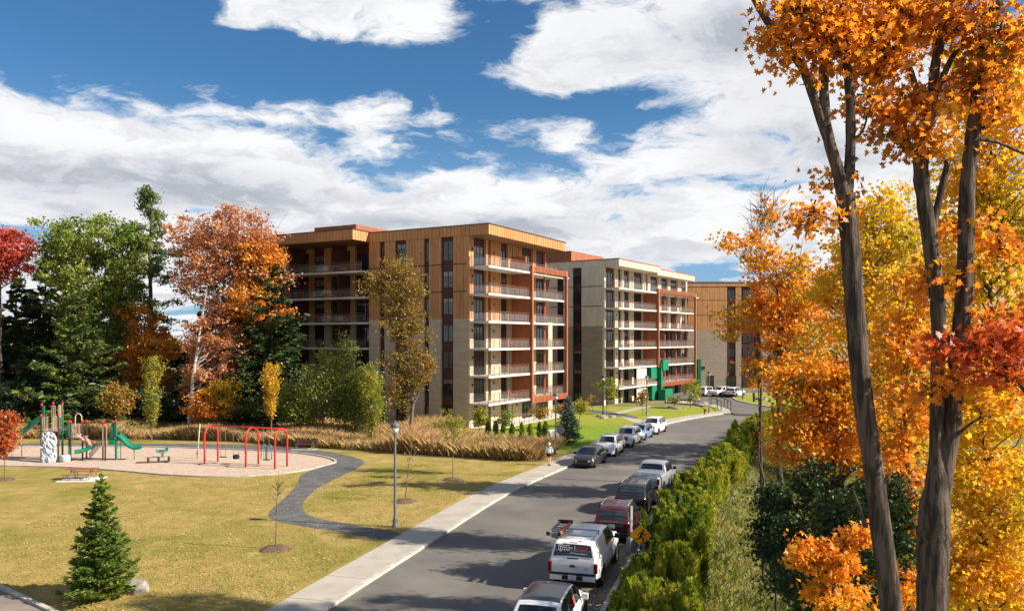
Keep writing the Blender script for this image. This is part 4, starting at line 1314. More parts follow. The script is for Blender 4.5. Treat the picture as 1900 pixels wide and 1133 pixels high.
def picnic(loc, rz):
    t = thing('picnic_table', 'red brown picnic table with attached benches on a pale slab', 'picnic table', loc, rz)
    wd = pm('red_boards', (.30, .115, .055), (.24, .09, .045), 4, .6)
    m = MB(); m.box(-1.35, 1.35, -1.0, 1.0, -.02, .03); m.build('pad', MATS['white_paint'], t)
    for i in range(5):
        m = MB(); m.box(-1.05, 1.05, -.39 + i * .158, -.25 + i * .158, .74, .78); m.build('board', wd, t)
    for sy in (-.72, .72):
        for k in range(2):
            m = MB(); m.box(-1.05, 1.05, sy - .15 + k * .155, sy - .01 + k * .155, .44, .48); m.build('seat_board', wd, t)
    for sx in (-.65, .65):
        for sy in (-1, 1):
            m = MB(); m.tube([(sx, sy * .12, .73), (sx, sy * .30, .35), (sx, sy * .45, .03)], .03, 6); m.build('leg', MATS['grey_metal'], t)
            m = MB(); m.tube([(sx, sy * .2, .5), (sx, sy * .72, .42), (sx, sy * .74, .04)], .028, 6); m.build('bench_support', MATS['grey_metal'], t)
picnic(G(152, 889, .1), R(4))

# swing set
red = pm('swing_red', (.58, .035, .025), (.52, .03, .022), 2, .35)
A, B_ = G(392, 858, .11), G(521.5, 867, .11)
t = thing('swing_set', 'red swing set of three arches with hanging swings', 'swing set', (A + B_) / 2, math.atan2((B_ - A).y, (B_ - A).x))
Ls = (B_ - A).length
Hh = 3.0
for k, xx in enumerate((-Ls / 2, Ls * .095, Ls / 2)):
    m = MB()
    pts = [(xx, -.75, 0), (xx, -.75, 1.0), (xx, -.75, 2.2)] + [(xx, -.75 * math.cos(a), 2.25 + .75 * math.sin(a)) for a in np.linspace(.12, math.pi - .12, 11)] + [(xx, .75, 2.2), (xx, .75, 1.0), (xx, .75, 0)]
    m.tube(pts, .075, 8); m.build('arch', red, t)
m = MB(); m.tube([(-Ls / 2, 0, Hh), (Ls / 2, 0, Hh)], .055, 8); m.build('beam', red, t)
ch = pm('chain', (.3, .3, .3), None, rough=.4, metal=.6); tl = pm('teal', (.03, .26, .24), (.025, .22, .2), 2, .45); bl = MATS['tyre']
for k, xx in enumerate((-Ls * .33, -Ls * .14, Ls * .29)):
    g = MB(); dz = .55
    for sx in (-.28, .28):
        g.bar((xx + sx, 0, Hh), (xx + sx * .9, .05, dz), .025)
    sw = g.build('swing_chain', ch, t)
    g = MB()
    if k == 1:
        g.lathe([(.24, dz - .1), (.27, dz), (.24, dz + .22), (.20, dz + .22), (.2, dz - .05), (.001, dz - .08)], (xx, .05, 0), 12); g.build('bucket_seat', bl, sw)
    else:
        g.box(xx - .3, xx + .3, -.06, .16, dz - .05, dz); g.build('seat', bl, sw)
    if k == 2:
        g = MB()
        for xo in (-.25, .3):
            pts = [(xx + xo - .22, .0, .55), (xx + xo - .22, .02, 1.2)] + [(xx + xo - .22 * math.cos(a), .02, 1.45 + .3 * math.sin(a)) for a in np.linspace(0, math.pi, 9)] + [(xx + xo + .22, .02, 1.2), (xx + xo + .22, 0, .55)]
            g.tube(pts, .035, 6)
        g.build('swing_frame', tl, sw)
# leaning pole
t = thing('pole', 'pale leaning wooden pole standing in the playground chips', 'pole', G(366, 850, .11), 0)
m = MB(); m.tube([(0, 0, 0), (.10, 0, 1.4), (.22, .02, 2.9)], [.06, .05, .045], 8); m.build('shaft', pm('bare_wood', (.55, .45, .32), (.45, .36, .25), 5, .8), t)
m = MB(); m.lathe([(.075, .35), (.075, .5)], n=10); m.build('collar', MATS['post_black'], t)
# spring riders
def rider(loc, label, col, rz):
    t = thing('spring_rider', label, 'spring rider', loc, rz, 'spring riders')
    m = MB(); pts = [(.11 * math.cos(a), .11 * math.sin(a), .04 + .014 * a) for a in np.linspace(0, 2 * math.pi * 4, 40)]; m.tube(pts, .02, 5); m.build('spring', MATS['post_black'], t)
    m = MB()
    o = [(-.45, .42), (-.3, .40), (.2, .40), (.42, .55), (.50, .80), (.38, .86), (.26, .70), (.1, .58), (-.2, .58), (-.4, .72), (-.5, .68)]
    n = len(o)
    for y0, y1 in ((-.09, -.05), (.05, .09)):
        m.add([(x, y0, z) for x, z in o] + [(x, y1, z) for x, z in o], [tuple(range(n)), tuple(range(2 * n - 1, n - 1, -1))] + [(i, n + i, n + (i + 1) % n, (i + 1) % n) for i in range(n)])
    m.build('side_panel', col, t)
    m = MB(); m.box(-.25, .12, -.14, .14, .56, .61); m.build('seat', bl, t)
    m = MB(); m.tube([(.22, -.25, .78), (.22, .25, .78)], .02, 6); m.build('handle', MATS['grey_metal'], t)
rider(G(301, 848, .11), 'teal and white spring rider beside the leaning pole', tl, R(30))
# row of low balance posts
t = thing('balance_posts', 'low dark balance posts and beam in the playground chips', 'balance beam', G(285, 858, .11), R(12))
for i, xx in enumerate((-.4, .35, 1.1)):
    m = MB(); m.lathe([(.09, 0), (.09, .42), (.07, .45), (.001, .45)], c=(xx, .3 * i * .4, 0), n=10); m.build('post', MATS['post_black'], t)
m = MB(); m.box(-1.3, 1.2, -.08, .08, .03, .12); m.build('beam', pm('beam_brown', (.12, .08, .06), None, rough=.7), t)

# climbing frame
def playground():
    Y0 = 66.5
    base = G(110, 853, .11)
    t = thing('climbing_frame', 'playground climbing frame with green slides, grey rock wall and red post caps', 'climbing frame', base, 0)
    wx = lambda u, Y=None: (u - 950) / FPX * (Y or base.y) - base.x
    wz = lambda v: CAM_Z + (HOR - v) / FPX * base.y - .11
    brown = pm('post_brown', (.055, .028, .022), None, rough=.5); cream = pm('cream_metal', (.62, .50, .36), (.55, .44, .32), 2, .5)
    grn = pm('slide_green', (.008, .17, .095), (.008, .2, .11), 1, .35); capr = pm('cap_red', (.55, .02, .025), None, rough=.4)
    grey = pm('rock_grey', (.46, .49, .50), (.38, .41, .43), 1.6, .75, .6, 4); salmon = pm('salmon', (.62, .27, .22), None, rough=.5); deckm = pm('deck', (.22, .2, .18), None, rough=.7)
    def post(u, y, v, green=False):
        m = MB(); x = wx(u); z = wz(v)
        m.lathe([(.065, 0), (.065, z)], c=(x, y, 0), n=8); o = m.build('post', grn if green else brown, t)
        m = MB(); m.lathe([(.075, z - .02), (.10, z + .03), (.10, z + .12), (.05, z + .18), (.001, z + .19)], c=(x, y, 0), n=8); m.build('post_cap', capr, o)
        return x
    def deck(u0, u1, y0, y1, v):
        m = MB(); m.box(wx(u0), wx(u1), y0, y1, wz(v) - .08, wz(v)); m.build('deck', deckm, t)
    def barrier(u0, u1, y, v0, v1, mat=cream, step=.13):
        m = MB(); x0, x1 = wx(u0), wx(u1); z0, z1 = wz(v1), wz(v0)
        n = max(2, round(abs(x1 - x0) / step))
        for i in range(n + 1):
            x = x0 + (x1 - x0) * i / n
            m.bar((x, y, z0), (x, y, z1), .03)
        m.bar((x0, y, z1), (x1, y, z1), .04); m.bar((x0, y, z0), (x1, y, z0), .04)
        m.build('barrier', mat, t)
    def slide(pts, w, mat, name='slide'):
        """open chute along pts"""
        m = MB(); V = []; prof = [(-1, .22), (-1.08, .24), (-1.05, 0), (-.7, -.05), (0, -.07), (.7, -.05), (1.05, 0), (1.08, .24), (1, .22), (.92, .03), (0, -.02), (-.92, .03)]
        pts = [Vector(p) for p in pts]; k = len(prof)
        for i, p in enumerate(pts):
            d = pts[min(i + 1, len(pts) - 1)] - pts[max(0, i - 1)]; d.normalize()
            sd = Vector((-d.y, d.x, 0)).normalized(); up = d.cross(sd) * -1
            if up.z < 0: up = -up
            for a, b in prof:
                V.append(p + sd * a * w / 2 + up * b)
        m.add(V, [(i * k + j, (i + 1) * k + j, (i + 1) * k + (j + 1) % k, i * k + (j + 1) % k) for i in range(len(pts) - 1) for j in range(k)], True)
        return m.build(name, mat, t)
    # tall tower
    for u, y, v, g in [(76, .1, 752, False), (83, -.5, 771, False), (86, 1.0, 751, False), (103, 1.0, 752, True), (112, -.3, 769, False), (110, .5, 765, True)]:
        post(u, y, v, g)
    deck(77, 112, -.5, 1.0, 797)
    barrier(78, 84, -.2, 771, 797, grn); barrier(84, 90, .95, 754, 797); barrier(96, 102, .95, 754, 797); barrier(86, 95, -.5, 772, 797); barrier(104, 111, -.45, 771, 797)
    m = MB(); m.box(wx(79), wx(82.5), .0, .06, wz(770), wz(752)); m.build('panel', grn, t)
    m = MB(); m.box(wx(97), wx(100.5), .9, .96, wz(776), wz(752)); m.build('panel', cream, t)
    # long slide to the left
    pts = [(wx(76), .3, wz(775)), (wx(66), .35, wz(781)), (wx(50), .4, wz(795)), (wx(34), .45, wz(807)), (wx(18), .45, wz(820)), (wx(5), .4, wz(829)), (wx(-6), .4, wz(833))]
    slide(pts, .62, grn)
    m = MB(); m.tube([(wx(34), .45, 0), (wx(34), .45, wz(810))], .035, 6); m.build('slide_leg', cream, t)
    # rock wall
    m = MB(); rr = random.Random(5)
    nu, nv = 9, 14
    V = []
    for j in range(nv + 1):
        f = j / nv
        c = wx(97 + 11 * f); hwid = .52 * (1 + .22 * math.sin(f * 3.1)) * (.82 if j in (0, nv) else 1)
        for i in range(nu + 1):
            a = i / nu * 2 - 1
            V.append((c + a * hwid * (1 + rr.uniform(-.06, .06)), -.62 - .75 * f - .10 * math.cos(a * 1.4) + rr.uniform(-.09, .09), wz(799) * (1 - f) + rr.uniform(-.03, .03)))
    F = [(j * (nu + 1) + i, (j + 1) * (nu + 1) + i, (j + 1) * (nu + 1) + i + 1, j * (nu + 1) + i + 1) for j in range(nv) for i in range(nu)]
    m.add(V, F); o = m.build('rock_wall', grey, t)
    so_ = o.modifiers.new('solid', 'SOLIDIFY'); so_.thickness = .16; so_.offset = -1
    # middle tower with arch
    for u, y, v, g in [(128, .0, 783, True), (136, -.4, 783, False), (152, .1, 783, False), (150, .9, 785, False)]:
        post(u, y, v, g)
    deck(128, 153, -.4, .9, 810)
    barrier(129, 135, -.2, 785, 809, grn); barrier(138, 152, -.35, 785, 809)
    m = MB(); x0, x1 = wx(136), wx(148)
    m.tube([(x0, .3, wz(809)), (x0, .3, wz(775))] + [((x0 + x1) / 2 - (x1 - x0) / 2 * math.cos(a), .3, wz(775) + .33 * math.sin(a)) for a in np.linspace(.15, math.pi - .15, 8)] + [(x1, .3, wz(775)), (x1, .3, wz(809))], .04, 6); m.build('arch', cream, t)
    slide([(wx(141), .2, wz(809)), (wx(150), .2, wz(815)), (wx(160), .2, wz(823)), (wx(170), .2, wz(830))], .5, salmon, 'ramp')
    slide([(wx(175), -.1, wz(829)), (wx(165), -.3, wz(834)), (wx(156), -.5, wz(837)), (wx(147), -.7, wz(838))], .5, grn, 'slide')
    m = MB(); m.lathe([(.34, 0), (.40, .12), (.42, .45), (.36, .55), (.001, .56)], c=(wx(132), -.9, 0), n=10); m.build('step_drum', grey, t)
    # bridge between tall and middle tower
    m = MB()
    for y in (-.1, .5):
        m.tube([(wx(112), y, wz(795)), (wx(118), y, wz(797)), (wx(126), y, wz(807))], .035, 6)
    m.build('overhead_bar', tl, t)
    # net climber and right tower
    for u, y, v, g in [(191, .0, 784, False), (201, -.5, 792, False), (207, .7, 784, True), (216, .0, 785, True)]:
        post(u, y, v, g)
    m = MB()
    for a in range(6):
        m.bar((wx(191), .0, wz(800) - a * .2), (wx(172), -.6, .55 - a * .09), .03)
    for f in np.linspace(.1, .9, 6):
        m.bar((wx(191 - 19 * f), -.6 * f, (wz(800)) * (1 - f) + .55 * f), (wx(191 - 19 * f), -.6 * f, (wz(800) - 1.0) * (1 - f) + .1 * f), .03)
    m.build('rope_net', brown, t)
    barrier(193, 200, -.2, 788, 826, cream); barrier(202, 206, .2, 790, 822, tl, .1)
    m = MB(); m.box(wx(207), wx(212), .0, .08, wz(812), wz(783)); m.box(wx(202), wx(213), -.1, -.02, wz(824), wz(811)); m.build('panel', grn, t)
    deck(203, 217, -.1, .7, 812)
    m = MB(); m.tube([(wx(222), .2, 0), (wx(222), .2, wz(786)), (wx(219), .2, wz(781)), (wx(216), .2, wz(785))], .03, 6); m.build('hand_pole', tl, t)
    slide([(wx(217), .2, wz(809)), (wx(224), .2, wz(815)), (wx(232), .2, wz(824)), (wx(240), .2, wz(830)), (wx(248), .2, wz(833)), (wx(258), .2, wz(832))], .6, grn)
    m = MB(); m.tube([(wx(247), .2, 0), (wx(247), .2, wz(835))], .035, 6); m.build('slide_leg', tl, t)
    m = MB()
    for i in range(4):
        m.bar((wx(216), -.2, .3 + i * .35), (wx(223), -.2, .3 + i * .35), .03)
    m.build('rung_ladder', tl, t)
playground()

# walker on the sidewalk
def person(loc, rz):
    t = thing('person', 'person in a white jacket and dark shorts walking on the sidewalk', 'person', loc, rz)
    skin = pm('skin', (.45, .26, .18), None, rough=.6); jac = pm('jacket_white', (.80, .79, .78), (.7, .7, .7), 6, .8); sho = pm('shorts_dark', (.02, .02, .022), None, rough=.8)
    def skinmesh(name, verts, edges, rad, mat, parent, sub=1):
        me = bpy.data.meshes.new(name)
        me.from_pydata(verts, edges, [])
        o = link_mesh(name, me, parent)
        o.modifiers.new('skin', 'SKIN')
        me.skin_vertices.new() if not me.skin_vertices else None
        for i, r_ in enumerate(rad):
            me.skin_vertices[0].data[i].radius = (r_, r_) if not isinstance(r_, tuple) else r_
        me.skin_vertices[0].data[0].use_root = True
        s_ = o.modifiers.new('sub', 'SUBSURF'); s_.levels = sub; s_.render_levels = sub
        me.materials.append(mat)
        return o
    # x forward
    Vb = [(0, 0, .95), (0, 0, 1.15), (0, 0, 1.38), (0.01, 0, 1.47), (.02, 0, 1.56), (.03, 0, 1.68),
          (.05, .10, .86), (.16, .11, .50), (.10, .11, .10), (.24, .11, .04),
          (-.03, -.10, .86), (-.08, -.11, .50), (-.30, -.11, .16), (-.24, -.12, .06),
          (0, .20, 1.36), (-.10, .25, 1.10), (.02, .25, .90), (.05, .25, .82),
          (0, -.20, 1.36), (.10, -.25, 1.10), (.24, -.23, .94), (.29, -.22, .88)]
    Eb = [(0, 1), (1, 2), (2, 3), (3, 4), (4, 5), (0, 6), (6, 7), (7, 8), (8, 9), (0, 10), (10, 11), (11, 12), (12, 13), (2, 14), (14, 15), (15, 16), (16, 17), (2, 18), (18, 19), (19, 20), (20, 21)]
    Rb = [.14, .13, .14, .06, .085, .08, .09, .062, .042, .04, .09, .062, .042, .04, .055, .042, .034, .03, .055, .042, .034, .03]
    b = skinmesh('body', Vb, Eb, Rb, skin, t)
    Vj = [(0, 0, .90), (0, 0, 1.15), (0, 0, 1.36), (0, 0, 1.46), (0, .20, 1.37), (-.10, .25, 1.10), (.01, .25, .92), (0, -.20, 1.37), (.10, -.25, 1.10), (.23, -.23, .95)]
    skinmesh('jacket', Vj, [(0, 1), (1, 2), (2, 3), (2, 4), (4, 5), (5, 6), (2, 7), (7, 8), (8, 9)], [.185, .175, .175, .075, .075, .062, .052, .075, .062, .052], jac, t)
    skinmesh('shorts', [(0, 0, .92), (.05, .10, .82), (.12, .11, .62), (-.03, -.10, .82), (-.06, -.11, .62)], [(0, 1), (1, 2), (0, 3), (3, 4)], [.165, .115, .09, .115, .09], sho, t)
    m = MB(); m.lathe([(.001, 1.78), (.06, 1.77), (.10, 1.71), (.105, 1.65), (.11, 1.63), (.10, 1.62)], c=(.02, 0, 0), n=12); m.box(.08, .2, -.07, .07, 1.645, 1.66); m.build('cap', jac, t)
    for x, y in ((.18, .11), (-.27, -.12)):
        m = MB(); m.lathe([(.001, .11), (.05, .10), (.055, .05), (.05, .0), (.001, 0)], c=(x, y, 0), n=10); m.box(x - .05, x + .16, y - .045, y + .045, 0, .07); m.build('shoe', sho, t)
p, h = at_s(s_of_y(63.2), -1.55)
person((p.x, p.y, .12), h)
# boulder beside the spruce
def rock(loc, sx, sy, sz, label, seed, name='boulder', group=None, mat='boulder_grey'):
    rr = random.Random(seed)
    t = tag(MB().build(name, None), label, 'rock', group)
    import bmesh
    bm = bmesh.new(); bmesh.ops.create_icosphere(bm, subdivisions=3, radius=1)
    dirs = [(Vector((rr.gauss(0, 1), rr.gauss(0, 1), rr.gauss(0, .7))).normalized(), rr.uniform(.62, .9)) for _ in range(12)] + [(Vector((0, 0, 1)), .6)]
    for v in bm.verts:
        c = v.co.copy()
        for d, k in dirs:
            e = c.dot(d)
            if e > k: c -= d * (e - k) * .92
        v.co = c * (1 + rr.uniform(-.02, .02))
    bm.to_mesh(t.data); bm.free()
    t.data.materials.append(MATS[mat]); t.location = loc; t.scale = (sx, sy, sz); t.rotation_euler.z = rr.uniform(-.4, .4)
    return t
pm('boulder_grey', (.30, .27, .24), (.20, .18, .16), 2.2, .9, .6, 6)
rock(G(240, 1100, .1) + Vector((0, .3, .12)), .85, .62, .42, 'flat topped grey boulder at the foot of the spruce', 3)
for i, (u, v) in enumerate([(1115, 773), (1135, 774), (1121, 776)]):
    rock(G(u, v, .1), .7, .5, .45, ['rounded boulder left of the stump on the green', 'long boulder in front of the stump on the green', 'small boulder beside the dark lamp on the green'][i], 10 + i)
for i, (u, v) in enumerate([(1245, 757), (1252, 758), (1258, 758.5)]):
    rock(G(u, v, .1), .6, .5, .4, ['grey stone on the lamp side of the heap round the thin sapling', 'grey stone in the middle of the heap round the thin sapling', 'grey stone on the court side of the heap round the thin sapling'][i], 20 + i)
for i, (u, v) in enumerate([(1292, 749), (1303, 749.5), (1311, 749)]):
    rock(G(u, v, .1), .8, .6, .5, ['dark stone in the footpath bed farthest from the handrails', 'dark stone in the middle of the footpath bed', 'dark stone in the footpath bed next to the handrails'][i], 30 + i)
for i, (u, v) in enumerate([(1410, 741), (1416, 743)]):
    rock(G(u, v, .2), .9, .7, .6, ['pale stone on the lawn island right behind the bollard', 'pale stone on the lawn island beyond its neighbour stone by the bollard'][i], 40 + i)
for i, (u, v, z) in enumerate([(1310, 968, -.9), (1330, 975, -1.1), (1345, 985, -1.3), (1425, 880, -3.6), (1440, 900, -3.8)]):
    p = G(u, v, z)
    rock(p, .8, .5, .4, ['pale rock on the bank closest to the hedge', 'pale rock in the middle of the three by the hedge', 'pale rock on the bank, lowest of the three by the hedge', 'pale rock half hidden beside the thin crooked stem', 'pale rock below the orange leaves past the thin crooked stem'][i], 50 + i)
# ================================================================== vegetation
pm('bark_dark', (.05, .038, .03), (.085, .066, .053), 6, .95, 1.0, 14, stretch=(1, 1, .2))
pm('bark_maple', (.15, .115, .088), (.05, .038, .03), 13, .95, 1.0, 26, stretch=(1, 1, .13), bdist=.09, lo=.4, hi=.6)
pm('bark_birch', (.55, .50, .45), (.30, .26, .23), 5, .8, .3, 12, stretch=(.6, .6, 2))
pm('bark_young', (.17, .125, .09), (.12, .09, .065), 6, .9, .5, 20)
leafmat('leaf_red', [(.42, .06, .04), (.62, .12, .08), (.68, .22, .13)])
leafmat('leaf_rust', [(.34, .07, .02), (.52, .13, .035), (.60, .20, .06)])
leafmat('leaf_green', [(.07, .13, .022), (.15, .22, .035), (.26, .31, .05), (.36, .36, .07)])
leafmat('leaf_copper', [(.34, .11, .045), (.52, .20, .075), (.64, .30, .13), (.62, .34, .20)])
leafmat('leaf_orange', [(.46, .15, .02), (.66, .24, .025), (.74, .33, .04), (.66, .30, .06)])
leafmat('leaf_gold', [(.22, .15, .025), (.36, .23, .04), (.40, .22, .045), (.27, .20, .04)])
leafmat('leaf_olive', [(.12, .11, .018), (.22, .165, .028), (.33, .21, .038), (.38, .20, .045)])
leafmat('leaf_lime', [(.13, .17, .015), (.25, .27, .022), (.40, .36, .03), (.48, .38, .035)])
leafmat('leaf_yellow', [(.42, .26, .012), (.62, .38, .018), (.72, .45, .03), (.62, .26, .02)])
leafmat('leaf_willow', [(.10, .15, .022), (.19, .245, .036), (.30, .33, .06), (.42, .40, .10)], trans=.5)
leafmat('leaf_bush', [(.012, .03, .010), (.03, .06, .018), (.06, .095, .028)], trans=.25)
leafmat('leaf_hedge', [(.07, .12, .012), (.20, .26, .018), (.36, .38, .028), (.50, .43, .06)], trans=.45, vscale=.45, objvar=.55)
leafmat('needle_dark', [(.016, .034, .013), (.035, .062, .02), (.065, .10, .03), (.11, .14, .04)], trans=.25)
leafmat('needle_spruce', [(.06, .12, .02), (.14, .21, .03), (.27, .32, .05)], trans=.42, vscale=.8)
leafmat('needle_blue', [(.04, .075, .06), (.09, .14, .115), (.15, .20, .17)], trans=.2, vscale=2)
leafmat('needle_pine', [(.045, .085, .022), (.105, .15, .033), (.20, .225, .05)], trans=.38)
leafmat('maple_front', [(.26, .22, .025), (.58, .17, .018), (.80, .30, .022), (.84, .38, .025), (.86, .52, .035)], trans=.65, vscale=.8)
leafmat('maple_red', [(.34, .04, .015), (.58, .10, .018), (.70, .20, .025)], trans=.55, vscale=.9)
leafmat('maple_yellow', [(.22, .26, .018), (.60, .44, .02), (.84, .56, .025), (.86, .46, .025), (.82, .30, .02)], trans=.6, vscale=.42)
leafmat('maple_mix', [(.20, .19, .022), (.56, .34, .022), (.82, .40, .022), (.84, .30, .022), (.66, .17, .02)], trans=.6, vscale=.38)
leafmat('dry_grass', [(.24, .20, .06), (.40, .28, .10), (.54, .37, .17), (.46, .26, .12), (.30, .27, .07)], trans=.3, vscale=.25)
leafmat('bank_grass', [(.07, .10, .014), (.15, .18, .025), (.25, .25, .05), (.34, .28, .085)], trans=.3, vscale=.3)
leafmat('lawn_blades', [(.13, .15, .02), (.24, .22, .04), (.36, .28, .075), (.42, .31, .11)], trans=.25, vscale=.2)
leafmat('fallen_leaf', [(.30, .13, .04), (.55, .33, .06), (.62, .50, .2), (.25, .12, .06)], trans=.1, vscale=3)

SHAPES = {
    'diamond': [(0, -.5), (.30, -.05), (0, .5), (-.30, -.05)],
    'spray': [(-.10, -.5), (.10, -.5), (.16, .1), (0, .5), (-.16, .1)],
    'frond': [(-.05, -.5), (.05, -.5), (.10, .05), (0, .5), (-.10, .05)],
    'needle': [(-.07, -.5), (.07, -.5), (0, .5)],
    'maple': [(0, -.55), (.06, -.22), (.34, -.30), (.28, -.12), (.52, .06), (.24, .10), (.30, .30), (.10, .20), (0, .56), (-.10, .20), (-.30, .30), (-.24, .10), (-.52, .06), (-.28, -.12), (-.34, -.30), (-.06, -.22)],
    'maple_far': [(0, -.5), (.16, -.2), (.48, -.02), (.16, .14), (0, .52), (-.16, .14), (-.48, -.02), (-.16, -.2)],
}
def leaf_arrays(C, size, shape, rng, up=.5, axis=None, fold=.22):
    """one flat leaf per centre; axis: preferred direction of the leaf's length"""
    C = np.asarray(C, float)
    n = len(C)
    T = np.array(SHAPES[shape], float)
    k = len(T)
    if axis is None:
        nr = rng.normal(size=(n, 3)); nr[:, 2] = nr[:, 2] * .8 + up
        nr /= np.linalg.norm(nr, axis=1)[:, None]
        a = rng.normal(size=(n, 3)); a[:, 2] -= .4
        b = a - nr * np.sum(a * nr, 1)[:, None]
    else:
        b = axis + rng.normal(size=(n, 3)) * .28
        b /= np.linalg.norm(b, axis=1)[:, None]
        q = rng.normal(size=(n, 3))
        nr = np.cross(b, q)
        nr /= np.linalg.norm(nr, axis=1)[:, None]
    b /= np.linalg.norm(b, axis=1)[:, None]
    t = np.cross(b, nr)
    s = (size * rng.uniform(.65, 1.3, n))[:, None, None] if not hasattr(size, '__len__') else np.asarray(size)[:, None, None]
    V = C[:, None, :] + s * (T[None, :, 0, None] * t[:, None, :] + T[None, :, 1, None] * b[:, None, :] + fold * np.abs(T[None, :, 0, None]) * nr[:, None, :])
    return V.reshape(-1, 3), np.arange(n * k).reshape(n, k)
def leaf_mesh(name, C, size, shape, mat, rng, **kw):
    return np_mesh(name, *leaf_arrays(C, size, shape, rng, **kw), MATS[mat])

def blob_points(blobs, n, rng, edge=2.0):
    w = np.array([b[3] * b[4] * b[5] for b in blobs]); w = w ** .8; w /= w.sum()
    idx = rng.choice(len(blobs), n, p=w)
    d = rng.normal(size=(n, 3)); d /= np.linalg.norm(d, axis=1)[:, None]
    r = rng.uniform(0.05, 1, n) ** (1 / edge)
    far = rng.random(n) < .16
    r = np.where(far, rng.uniform(.95, 1.42, n), r * .96)
    d[:, 2] = np.where(far, np.abs(d[:, 2]) * .9 - .12, d[:, 2])
    B = np.array(blobs)[idx]
    return B[:, :3] + d * r[:, None] * B[:, 3:6]

def limb(mb, a, b, r0, r1, rng, n=5, sag=.12, sides=6):
    a, b = np.array(a, float), np.array(b, float)
    L = np.linalg.norm(b - a)
    pts = []
    for i in range(n + 1):
        t = i / n
        p = a * (1 - t) + b * t
        p[2] += sag * L * math.sin(math.pi * t) * .7
        if 0 < i < n:
            p += rng.normal(size=3) * L * .035
        pts.append(p)
    mb.tube(pts, [r0 * (1 - i / n) + r1 * i / n for i in range(n + 1)], sides, cap=False)
    return pts

def broadleaf(name, label, base, blobs, ncl, nleaf, lsize, sig, leaf, bark='bark_dark', r0=.18, seed=1, shape='diamond', cat='tree', group=None, lean=(0, 0), flat=.6, nlimb=60, trunk_top=None, up=.5, twigs=0, extra=None):
    """blobs: (x, y, z, rx, ry, rz) relative to the base"""
    rng = np.random.default_rng(seed)
    t = thing(name, label, cat, base, 0, group)
    C = blob_points(blobs, ncl, rng, 2.6)
    zmax = max(b[2] + b[5] for b in blobs); zmin = min(b[2] - b[5] for b in blobs)
    cx = np.average([b[0] for b in blobs], weights=[b[3] for b in blobs]); cy = np.average([b[1] for b in blobs], weights=[b[3] for b in blobs])
    H = trunk_top or (zmin + .8 * (zmax - zmin))
    mb = MB()
    nt = 9
    tr = []
    for i in range(nt + 1):
        f = i / nt
        tr.append(np.array([cx * f ** 1.5 + lean[0] * math.sin(f * 3.1) + rng.normal() * r0 * .35, cy * f ** 1.5 + lean[1] * math.sin(f * 3.1) + rng.normal() * r0 * .35, H * f - (.3 if i == 0 else 0)]))
    rad = [r0 * (1.35 if i == 0 else 1 - .85 * (i / nt)) for i in range(nt + 1)]
    mb.tube(tr, rad, 9, cap=False)
    tra = np.array(tr)
    order = rng.permutation(len(C))[:nlimb]
    ends = []
    for j in order:
        c = C[j]
        hd = math.hypot(c[0] - cx, c[1] - cy)
        za = np.clip(c[2] - .75 * hd - .1 * (zmax - zmin) * rng.random(), .22 * H, .97 * H)
        a = np.array([np.interp(za, tra[:, 2], tra[:, k]) for k in range(3)])
        rr_ = np.interp(za, tra[:, 2], rad) * .5
        limb(mb, a, c, max(rr_, .018), .012, rng, 5, .05, 5)
    for j in range(twigs):
        c = C[rng.integers(len(C))]; d = rng.normal(size=3) * sig * 2.0; d[2] = abs(d[2]) + sig
        mb.tube([c, c + d * .6 + rng.normal(size=3) * .1, c + d], [.02, .014, .006], 4, cap=False)
    mb.build('trunk', MATS[bark], t)
    off_ = rng.normal(size=(ncl, nleaf, 3)) * np.array([1, 1, flat]) * sig * rng.uniform(.45, 1.35, ncl)[:, None, None]
    L = (C[:, None, :] + off_).reshape(-1, 3)
    link_mesh('crown', leaf_mesh('crown', L, lsize, shape, leaf, rng, up=up), t)
    return t
def px_blobs(px, Y, base, depth=.9):
    out = []
    for u, v, ru, rv in px:
        c = P(u, v, Y)
        out.append((c.x - base[0], 0 + c.y - base[1], c.z - base[2], ru * Y / FPX, max(ru, rv * .6) * Y / FPX * depth, rv * Y / FPX))
    return out
def tree_px(name, label, Y, u0, px, z0=.1, dy=0.0, **kw):
    base = ((u0 - 950) / FPX * Y, Y, z0)
    return broadleaf(name, label, base, [(b[0], b[1] + dy, *b[2:]) for b in px_blobs(px, Y, base)], **kw)

